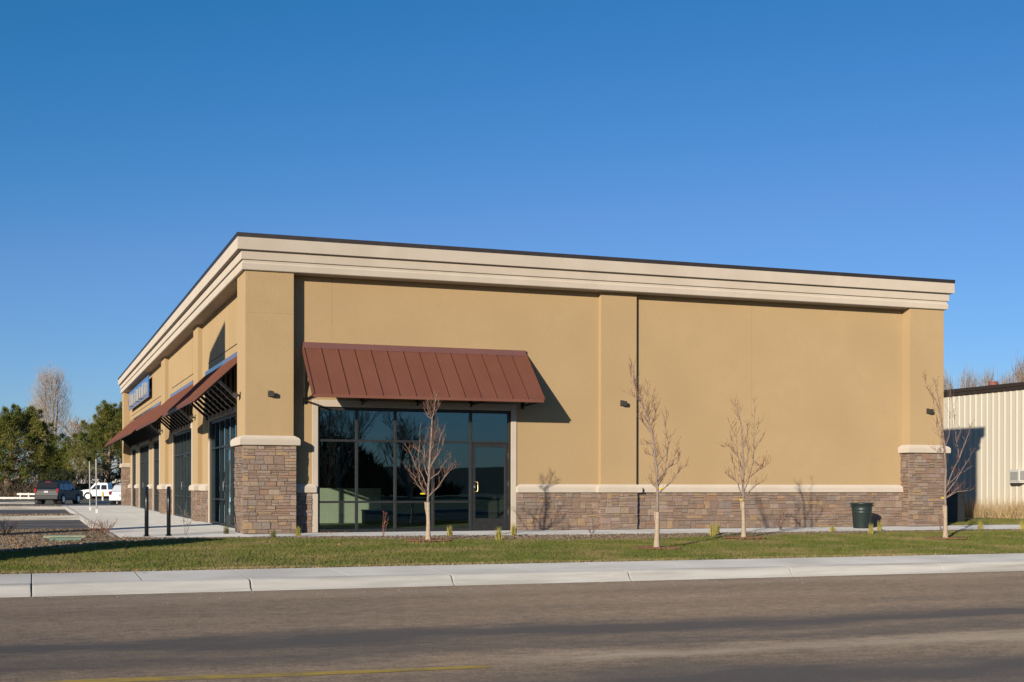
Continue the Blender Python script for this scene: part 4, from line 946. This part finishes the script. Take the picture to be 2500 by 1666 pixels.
# ------------------------------------------------------------------ vehicles
def vehicle(name, label, loc, heading, paint_m, L, W, H, low, cab, wx, wr, group='vehicles parked behind the plaza', win=None, bed=False, plate=True, clad=None, cat='car'):
    """local x forward from the rear bumper, y left; heading = travel direction angle from +y towards +x"""
    t = thing(name, label, cat, loc, math.pi/2-heading, group)
    hw = W/2
    def shell(poly, ybot, ytop, z0, z1, nm, mat, bev):
        vs = []; n = len(poly)
        for sgn in (-1, 1):
            for x, z in poly:
                k = (z-z0)/(z1-z0); k = min(max(k, 0), 1); vs.append((x, sgn*(ybot+(ytop-ybot)*k), z))
        fs = [tuple(range(n)), tuple(range(2*n-1, n-1, -1))]+[(i+n, (i+1)%n+n, (i+1)%n, i) for i in range(n)]
        fs = [tuple(reversed(f)) for f in fs]
        return MB().add(vs, fs).obj(nm, mat, t, bevel=bev, seg=3)
    zs = [z for _, z in low]; shell(low, hw, hw*.97, min(zs), max(zs), 'body', M[paint_m], .06)
    zc = [z for _, z in cab]; cb = shell(cab, hw*.95, hw*.80, min(zc), max(zc), 'cabin', M[paint_m], .05)
    z0c, z1c = min(zc), max(zc)
    def yat(z): return hw*.95+(hw*.80-hw*.95)*(z-z0c)/(z1c-z0c)
    for poly in win['side']:
        for sgn in (-1, 1):
            vs = [(x, sgn*(yat(z)+.006), z) for x, z in poly]+[(x, sgn*(yat(z)-.02), z) for x, z in poly]; n = len(poly)
            fs = [tuple(range(n)), tuple(range(2*n-1, n-1, -1))]+[((i+1)%n, i, i+n, (i+1)%n+n) for i in range(n)]
            MB().add(vs, fs).obj('side_window', M['carglass'], t)
    for nm, (xa, za), (xb, zb) in (('rear_window', *win['rear']), ('windscreen', *win['front'])):
        sg_ = -1 if nm == 'rear_window' else 1; o = .008*sg_
        ya, yb = yat(za)-.09, yat(zb)-.09
        vs = [(xa+o,-ya,za),(xa+o,ya,za),(xb+o,yb,zb),(xb+o,-yb,zb)]; vs += [(x-sg_*.03, y, z) for x, y, z in vs]
        MB().add(vs, [(0,1,2,3),(7,6,5,4),(1,0,4,5),(2,1,5,6),(3,2,6,7),(0,3,7,4)]).obj(nm, M['carglass'], t)
    for x in wx:
        for sgn in (-1, 1):
            y = sgn*(hw-.10); n = 20
            arch = MB().tube([(x, sgn*(hw-.3), wr+.03), (x, sgn*(hw+.002), wr+.03)], wr*1.14, n); arch.obj('wheel_arch', M['plastic'], t)
            wh = MB().tube([(x, y-.1, wr), (x, y-.085, wr), (x, y+.085, wr), (x, y+.1, wr)], [wr*.93, wr, wr, wr*.93], n).obj('wheel', M['rubber'], t, smooth=False)
            wh.location = (0, sgn*.03, 0)
            MB().tube([(x, y+sgn*.095, wr), (x, y+sgn*.108, wr)], wr*.62, n).obj('rim', M['rim'], wh)
    for sgn in (-1, 1):
        zt, zb = win['tail']; MB().box(-.025, .12, min(sgn*(hw-.17), sgn*(hw+.012)), max(sgn*(hw-.17), sgn*(hw+.012)), zb, zt).obj('tail_light', M['redlamp'], t, bevel=.02)
        zt, zb = win['head']; MB().box(L-.16, L+.02, min(sgn*(hw-.34), sgn*(hw-.0)), max(sgn*(hw-.34), sgn*(hw-.0)), zb, zt).obj('headlight', M['acwhite'], t, bevel=.02)
        MB().box(L-.12, L+.0, min(sgn*(hw-.1), sgn*(hw+.01)), max(sgn*(hw-.1), sgn*(hw+.01)), zb-.1, zb-.01).obj('indicator', M['amber'], t)
        xm = win['mirror'][0]; zm = win['mirror'][1]; MB().box(xm-.06, xm+.06, min(sgn*hw, sgn*(hw+.18)), max(sgn*hw, sgn*(hw+.18)), zm, zm+.15).obj('mirror', M[paint_m], t, bevel=.03)
        for xd in win['handles']: MB().box(xd-.09, xd+.09, min(sgn*(hw-.03), sgn*(hw+.022)), max(sgn*(hw-.03), sgn*(hw+.022)), win['hz'], win['hz']+.035).obj('door_handle', M[clad or paint_m], t)
    zb0, zb1 = win['bumper']
    for xx in ((-.07, .12), (L-.12, L+.07)): MB().box(xx[0], xx[1], -hw*.97, hw*.97, zb0, zb1).obj('bumper', M[clad or paint_m], t, bevel=.05, seg=2)
    if plate: MB().box(-.045 if win['pz'] > zb1 else -.085, -.0, -.16, .16, win['pz'], win['pz']+.14).obj('number_plate', M['plate'], t)
    if win.get('brake'): MB().box(win['brake'][0]-.05, win['brake'][0]+.05, -.22, .22, win['brake'][1], win['brake'][1]+.05).obj('brake_light', M['redlamp'], t)
    if bed:
        a0, a1, zz = bed; MB().box(a0, a1, -hw*.85, hw*.85, zz-.02, zz+.006).obj('bed_liner', M['plastic'], t)
    if win.get('sill'): 
        for sgn in (-1, 1): MB().box(wx[0]+wr*1.2, wx[1]-wr*1.2, min(sgn*(hw-.04), sgn*(hw+.015)), max(sgn*(hw-.04), sgn*(hw+.015)), .28, .46).obj('side_cladding', M[clad or 'plastic'], t)
    return t
SUVW = dict(side=[[(.35,1.08),(1.05,1.05),(1.08,1.48),(.55,1.48)],[(1.15,1.05),(2.0,1.03),(1.98,1.50),(1.17,1.49)],[(2.10,1.03),(3.0,1.03),(2.62,1.46),(2.08,1.50)]],
            rear=((.06,1.10),(.30,1.55)), front=((3.20,1.05),(2.60,1.55)), tail=(1.15,.86), head=(.95,.75), mirror=(2.95,1.05), handles=(1.35,2.3), hz=.95, bumper=(.36,.66), pz=.84, brake=(.34,1.60), sill=True)
SUVL = [(.03,.36),(.0,.62),(.03,1.05),(3.25,1.05),(4.15,.98),(4.33,.86),(4.38,.5),(4.34,.30),(.1,.30)]
SUVC = [(.04,1.0),(.07,1.12),(.32,1.66),(.5,1.72),(2.3,1.72),(2.62,1.64),(3.28,1.02)]
sp = onz(113, 1231, -.31); h26 = math.radians(25)
vehicle('suv', 'dark slate SUV seen from behind at the end of the plaza', (sp.x+.0, sp.y-.4, lotz(sp.y)), h26, 'navy_car', 4.38, 1.80, 1.72, SUVL, SUVC, (.82, 3.44), .36, win=SUVW, clad='plastic', cat='suv')
TRW = dict(side=[[(2.35,1.06),(2.95,1.06),(2.95,1.52),(2.40,1.52)],[(3.05,1.06),(3.95,1.06),(3.55,1.52),(3.05,1.52)]], rear=((2.27,1.1),(2.33,1.5)), front=((4.14,1.08),(3.66,1.58)),
           tail=(1.05,.72), head=(.98,.80), mirror=(3.9,1.05), handles=(2.6,3.3), hz=.96, bumper=(.42,.62), pz=.5)
TRL = [(.0,.5),(.0,1.06),(2.25,1.06),(4.2,1.08),(5.0,1.0),(5.14,.9),(5.16,.5),(5.1,.36),(.1,.40)]
TRC = [(2.2,1.02),(2.24,1.12),(2.32,1.68),(2.45,1.74),(3.4,1.74),(3.62,1.68),(4.2,1.05)]
tp = atdepth(201, 1221, 133); dv = CR*1.0
vehicle('pickup_truck', 'white extended-cab pickup truck parked side-on behind the dark SUV', (tp.x+CR.x*5.1, tp.y+CR.y*5.1, lotz(tp.y)+.02), math.atan2(-CR.x, -CR.y), 'white_car', 5.16, 1.76, 1.74, TRL, TRC, (1.0, 4.25), .37, win=TRW, cat='pickup truck', bed=(.06,2.15,1.06))
cp = MB().box(-.0, 2.2, -.84, .84, 1.07, 1.60)
SEW = dict(side=[[(1.0,.95),(1.75,.95),(1.75,1.30),(1.30,1.30)],[(1.85,.95),(2.9,.95),(2.45,1.32),(1.85,1.33)]], rear=((.62,.97),(1.12,1.33)), front=((3.15,.95),(2.5,1.36)), tail=(.94,.70), head=(.75,.6), mirror=(2.75,.93),
           handles=(1.5,2.35), hz=.82, bumper=(.28,.58), pz=.60)
SEL = [(.03,.30),(.0,.6),(.06,.93),(.62,.98),(3.2,.96),(4.3,.80),(4.52,.66),(4.56,.4),(4.5,.24),(.15,.24)]
SEC = [(.55,.94),(1.15,1.37),(1.4,1.42),(2.2,1.42),(2.5,1.38),(3.25,.93)]
ep = onz(292, 1232, -.31)
vehicle('sedan', 'white sedan seen from behind, half hidden by the far corner pier', (ep.x+.12, ep.y, lotz(ep.y)), math.radians(14), 'white_car', 4.56, 1.74, 1.42, SEL, SEC, (.85, 3.55), .31, win=SEW, cat='sedan')
vehicle('sedan', 'dark car cut by the left picture edge', (onz(4,1214,-.36).x-.2, 103, lotz(103)), math.radians(-75), 'navy_car', 4.56, 1.74, 1.42, SEL, SEC, (.85, 3.55), .31, win=SEW, cat='sedan')
dp = atdepth(236, 1212, 150)
vehicle('suv', 'dark vehicle in the pine shade behind the white pickup', (dp.x, dp.y, lotz(dp.y)), math.radians(-78), 'navy_car', 4.38, 1.80, 1.72, SUVL, SUVC, (.82, 3.44), .36, win=SUVW, clad='plastic', cat='suv')

# white rail fence, marker post, kerb island beyond the lot
fp = [atdepth(x, 1212, 128) for x in (-30, 90)]
t = thing('rail_fence', 'low white rail fence beneath the left pine', 'fence', (fp[0].x, fp[0].y, lotz(125)))
dvec = fp[1]-fp[0]; dvec.z = 0; ln = dvec.length; t.rotation_euler.z = math.atan2(dvec.y, dvec.x)
n = 7
for i in range(n): MB().box(ln*i/(n-1)-.06, ln*i/(n-1)+.06, -.05, .05, 0, .72 if i > 3 else .30).obj('post', M['whitewood'], t)
MB().box(0, ln, -.08, -.051, .12, .30).obj('rail', M['whitewood'], t); MB().box(ln*.6, ln, -.08, -.051, .50, .68).obj('rail', M['whitewood'], t)
p = atdepth(251, 1222, 118); t = thing('marker_post', 'yellow-topped white marker post before the white pickup', 'bollard', (p.x, p.y, p.z))
h = 21*118/F_PX; MB().tube([(0,0,-.1),(0,0,h*.42)], .09, 10).obj('sleeve', M['whitewood'], t); MB().tube([(0,0,h*.42),(0,0,h*.97),(0,0,h)], [.09,.09,.05], 10).obj('top', M['yellow'], t)
p = atdepth(262, 1228, 100); struct(MB().rloft(p.x-.8, p.x+1.6, p.y, p.y+2.5, [(0,-.6),(0,p.z+.07),(-.05,p.z+.09)]).obj('island_kerb', M['kerb']))
struct(MB().rloft(-12, .2, 103.5, 107, [(0,-.7),(0,-.22),(-.05,-.2)]).obj('island_kerb', M['kerb']))

# ------------------------------------------------------------------ background trees
def leafcloud(n_per, centers, radii, ln, wd, outw=None, upb=.6):
    C_ = np.repeat(np.asarray(centers), n_per, 0); r = np.repeat(np.asarray(radii), n_per)
    d = rng.normal(0, 1, C_.shape); d /= np.linalg.norm(d, axis=1)[:, None]
    P = C_+d*(r*rng.uniform(.1, 1, len(r))**.6)[:, None]
    ax = d*.7+np.array([0,0,upb])+rng.normal(0, .35, d.shape)
    if outw is not None: ax += np.repeat(outw, n_per, 0)*.6
    ax /= np.linalg.norm(ax, axis=1)[:, None]; ax *= (ln*rng.uniform(.6, 1.3, len(ax)))[:, None]
    sd_ = np.cross(ax, rng.normal(0, 1, ax.shape)); sd_ /= np.linalg.norm(sd_, axis=1)[:, None]; sd_ *= wd/2
    V = np.stack([P-sd_, P+sd_, P+ax], 1).reshape(-1, 3); return V, np.arange(len(V)).reshape(-1, 3)
def pine(label, px, py, dep, top_py, wpx, shape, lean=0, seed=1, fork=True, cx_off=0):
    R_ = random.Random(seed); bp = atdepth(px, py, dep); H = (py-top_py)*dep/F_PX; Wd = wpx*dep/F_PX/2; co = cx_off*dep/F_PX
    t = thing('pine_tree', label, 'tree', bp, 0, 'pines beyond the parking lot')
    lat = CR.copy()
    tr = MB().tube([(0,0,-.5), (0,0,.2), lat*(co*.15)+Vector((0,0,H*.25)), lat*(co*.6)+Vector((0,0,H*.6)), lat*co+Vector((0,0,H*.9))], [.42,.34,.27,.14,.03], 8)
    tips = []; cen = []; rad = []
    nb = 120
    for i in range(nb):
        k = (i+.5)/nb; zz = H*(.20+.72*k); rmax = Wd*shape(k)*R_.uniform(.75, 1.08); a = i*2.399+R_.uniform(-.3,.3)
        o = lat*(co*min(1, zz/H*1.1))+Vector((0,0,zz-.10*H*R_.random())); d = Vector((math.cos(a), math.sin(a), 0))
        e = o+d*rmax+Vector((0,0,rmax*.35+R_.uniform(0,.3))); m_ = o.lerp(e, .55)-Vector((0,0,rmax*.10))
        if i % 2 == 0: tr.tube([o, m_, e], [.07*(1-k)+.025, .04, .015], 4)
        for f in ((.5, .75, 1.0) if rmax > 1.2 else (.65, 1.0)):
            c_ = o.lerp(m_, f*2) if f < .5 else m_.lerp(e, (f-.5)*2)
            c_ = c_+Vector((R_.gauss(0,.25), R_.gauss(0,.25), R_.gauss(.1,.22)))
            cen.append(c_); rad.append(R_.uniform(.34, .66)); tips.append(d)
            if f == 1.0:
                cen.append(c_+Vector((R_.gauss(0,.1), R_.gauss(0,.1), .38))); rad.append(.2); tips.append(d)
    if fork:
        for sgn in (-1, 1): tr.tube([(0,0,.9), lat*(sgn*1.0)+Vector((0,0,1.8)), lat*(sgn*Wd*.6)+Vector((0,0,2.9))], [.24,.17,.08], 6)
    tr.obj('trunk', M['pinebark'], t, smooth=True)
    V, Fc = leafcloud(95, np.array([tuple(c) for c in cen]), rad, .30, .065, np.array([tuple(d) for d in tips]), .8)
    npmesh('crown', V, Fc, M['pine'], t)
pine('broad pine with a forked trunk at the left picture edge', 14, 1214, 130, 1000, 235, lambda k: (1-abs(k-.32)*1.15)**.75 if k < .9 else .28, seed=3, cx_off=28)
pine('broad pine behind the white pickup, left of the shop front', 262, 1213, 150, 980, 265, lambda k: max(.13, min(1, .8+k*.9)*(1.03-k)**.9), seed=5, fork=False, cx_off=14)
pine('dark pine between the two broad pines behind the SUV', 140, 1213, 160, 1098, 84, lambda k: .9*(1-k*.6), seed=8, fork=False)

def bare(label, bp, H, spread, levels, nch, mat, seed, group, fast=False, r0=.22, name='bare_tree', thin=1.0, trunkm='greybark', upk=.25):
    R_ = random.Random(seed); t = thing(name, label, 'tree', bp, 0, group); tr = MB(); tw = MB()
    def grow(p, d, ln, r, lv):
        e = p; pts = [p]; dd = d.copy()
        for k in range(3):
            dd = (dd+Vector((R_.gauss(0,.12), R_.gauss(0,.12), upk*.3))).normalized(); e = e+dd*ln/3; pts.append(e)
        rr = [max(.006*thin, r*(1-.22*k)) for k in range(4)]
        (tr if lv < 2 else tw).tube(pts, rr, 6 if lv < 2 else 3, cap=False)
        if lv >= levels: return
        for _ in range(nch + (1 if lv == 0 else 0)):
            f = R_.uniform(.35, 1.0); o = pts[min(3, int(f*3))]; a = R_.uniform(0, 6.28); sp = R_.uniform(.5, 1)*spread
            s_ = Vector((math.cos(a), math.sin(a), 0)); nd = (dd*(1-sp*.4)+s_*sp+Vector((0,0,upk))).normalized()
            grow(o, nd, ln*R_.uniform(.58, .82), r*.55, lv+1)
    grow(Vector((0,0,-.3)), Vector((0,0,1)), H*.34, r0, 0)
    k = H/max(v[2] for v in tr.v+tw.v)
    for q in (tr, tw): q.v = [(v[0]*k, v[1]*k, v[2]*k) for v in q.v]
    tr.obj('trunk', M[trunkm], t); tw.obj('crown', M[mat], t)
    return t
# tall narrow poplar: many steep shoots
def poplar(label, px, py, dep, top_py, wpx, seed, n=1500, name='poplar_tree', group='bare trees beyond the parking lot', mat='poplar'):
    R_ = random.Random(seed); bp = atdepth(px, py, dep); H = (py-top_py)*dep/F_PX; Wd = wpx*dep/F_PX/2
    t = thing(name, label, 'tree', bp, 0, group); tr = MB(); tw = MB()
    for a in range(5): tr.tube([(math.cos(a*1.26)*.3, math.sin(a*1.26)*.3, -.5), (math.cos(a*1.26)*.5, math.sin(a*1.26)*.5, H*.3), (math.cos(a*1.26)*Wd*.25, math.sin(a*1.26)*Wd*.25, H*.62), (math.cos(a*1.26)*Wd*.3, math.sin(a*1.26)*Wd*.3, H*.9)], [.28,.2,.10,.03], 6, cap=False)
    for i in range(n):
        k = R_.random()**.85; zz = H*(.12+.74*k); a = R_.uniform(0, 6.283); env = (math.sin(math.pi*min(1, (k*.70+.14)))**.8)
        rr = Wd*env*R_.random()**.6; o = Vector((math.cos(a)*rr*.45, math.sin(a)*rr*.45, zz)); e = Vector((math.cos(a)*rr, math.sin(a)*rr, min(zz+H*R_.uniform(.06,.17), H*(1-.15*(rr/Wd)**2)+R_.uniform(-1.3,.1))))
        m_ = o.lerp(e, .5)+Vector((math.cos(a)*rr*.12, math.sin(a)*rr*.12, 0)); tw.tube([o, m_, e], [.018, .013, .006], 3, cap=False)
        for _ in range(2):
            o2 = m_.lerp(e, R_.random()); tw.tube([o2, o2+Vector((R_.gauss(0,.22), R_.gauss(0,.22), R_.uniform(.4,1.0)))], [.012, .006], 3, cap=False)
    tr.obj('trunk', M['greybark'], t); tw.obj('crown', M[mat], t)
poplar('tall narrow bare poplar rising between the pines', 124, 1212, 175, 884, 118, 4, 1000)
poplar('shorter bare poplar at the left flank of the tall poplar', 92, 1212, 178, 965, 80, 5, 420)
BG = 'bare trees beyond the parking lot'
for px, top, sp, sd_, lb in ((210, 1012, .85, 21, 'round-crowned bare tree with orange tips between poplar and right pine'), (176, 1020, .8, 22, 'smaller round bare tree close right of the tall poplar'), (238, 1010, .8, 23, 'bare tree peeping over the left slope of the right pine')):
    bp = atdepth(px, 1212, 190); bare(lb, bp, (1212-top)*190/F_PX, sp, 5, 3, 'orangetwig', sd_, BG, r0=.28, thin=2.2)
bare('bare reddish tree top behind the far corner of the shop', atdepth(300, 1212, 200), 16, .6, 5, 3, 'orangetwig', 31, BG, r0=.25, thin=2.0)
RG = 'bare trees behind the cream metal building'
for i, (px, top, sd_) in enumerate(((2312, 905, 41), (2365, 898, 42), (2410, 893, 43), (2450, 905, 46), (2492, 872, 44), (2545, 850, 45))):
    lb = ['bare pale tree behind the metal building, leftmost', 'bare pale tree behind the metal building, second from the left', 'bare pale tree behind the metal building, above the red vent',
          'bare pale tree behind the metal building, just right of the red vent', 'bare tree with orange leaves behind the metal building, near the right edge', 'bare tree behind the metal building, cut by the right picture edge'][i]
    poplar(lb, px, 1205, 92+6*(i % 3), top, 74, sd_, 260, 'bare_tree', RG, 'paletwig' if i < 4 else 'orangetwig')
# brush under the pines, a house behind
n = 9000; P = np.column_stack([rng.uniform(-9, 4, n), rng.uniform(138, 142, n), rng.uniform(-.6, 1.0, n)])
tag(stuff(blades('brush', P, .6, .05, M['brush'], .6)), 'tangle of brown winter brush under the pines', 'brush')
n = 9000; P = np.column_stack([rng.uniform(-16, 30, n), rng.uniform(152, 156, n), rng.uniform(-.7, 2.4, n)])
tag(stuff(blades('hedge', P, .7, .09, M['dkgreen'], .6)), 'dark hedge far behind the parked vehicles', 'hedge')
hp = atdepth(165, 1205, 215); t = thing('house', 'pale far house glimpsed between the pines', 'house', (hp.x-2, hp.y, -.8))
MB().box(0, 11, 0, 7, 0, 3.0).obj('wall', M['whitewood'], t); MB().prism([(-.4,2.95),(5.5,5.2),(11.4,2.95)], -.4, 7.4).obj('roof', M['roofing'], t)
for x in (1.5, 5, 8.5):
    wn = MB().box(x, x+1.2, -.04, -.001, 1.0, 2.2).obj('window', M['whitewood'], t); MB().box(x+.1, x+1.1, -.05, -.041, 1.1, 2.1).obj('pane', M['carglass'], wn)

# ------------------------------------------------------------------ across the street, behind the camera: seen only mirrored in the panes
VG = 'trees across the street behind the camera'
for i, (x, y, h, sd_) in enumerate(((12, -36, 13, 61), (18, -44, 15, 62), (25, -52, 12, 63), (34, -60, 9, 64))):
    bare('big bare tree across the street, mirrored in the %s panes' % ['leftmost', 'second', 'third', 'right'][i], (x, y, -.3), h, .75, 6, 3, 'greybark', sd_, VG, r0=.13, thin=.9)
n = 30000; P = np.column_stack([rng.uniform(-15, 42, n), rng.uniform(-74, -68, n), rng.uniform(-.3, 2.2, n)]); P[:, 2] *= 1+.5*np.sin(P[:, 0]*.31)+.3*np.sin(P[:, 0]*.83)+2.2*np.clip((36-P[:, 0])/9, 0, 1)-1.0*np.clip((P[:, 0]-34)/8, 0, 1)
tag(stuff(blades('far_hedge', P, .9, .16, M['dkgreen'], .6)), 'dark hedge across the street, mirrored low in the panes', 'hedge')
n = 30000; P = np.column_stack([rng.uniform(-60, -52, n), rng.uniform(20, 230, n), rng.uniform(-.3, 4, n)]); P[:, 2] *= 1+.5*np.sin(P[:, 1]*.21)+.3*np.sin(P[:, 1]*.57)
tag(stuff(blades('west_hedge', P, 1.0, .2, M['dkgreen'], .6)), 'dark tree belt beyond the parking lot, mirrored in the shop-front panes', 'hedge')
xs = np.linspace(-250, 350, 90); vs = []; fs = []
for i, x in enumerate(xs):
    hgt = 4.2+1.2*math.sin(x*.021)+.8*math.sin(x*.05+1); vs += [(x,-140,-.4),(x,-200,hgt),(x,-300,-.4)]
    if i: a = 3*(i-1); fs += [(a,a+3,a+4,a+1),(a+1,a+4,a+5,a+2)]
struct(MB().add(vs, fs).obj('hills', M['hill']))
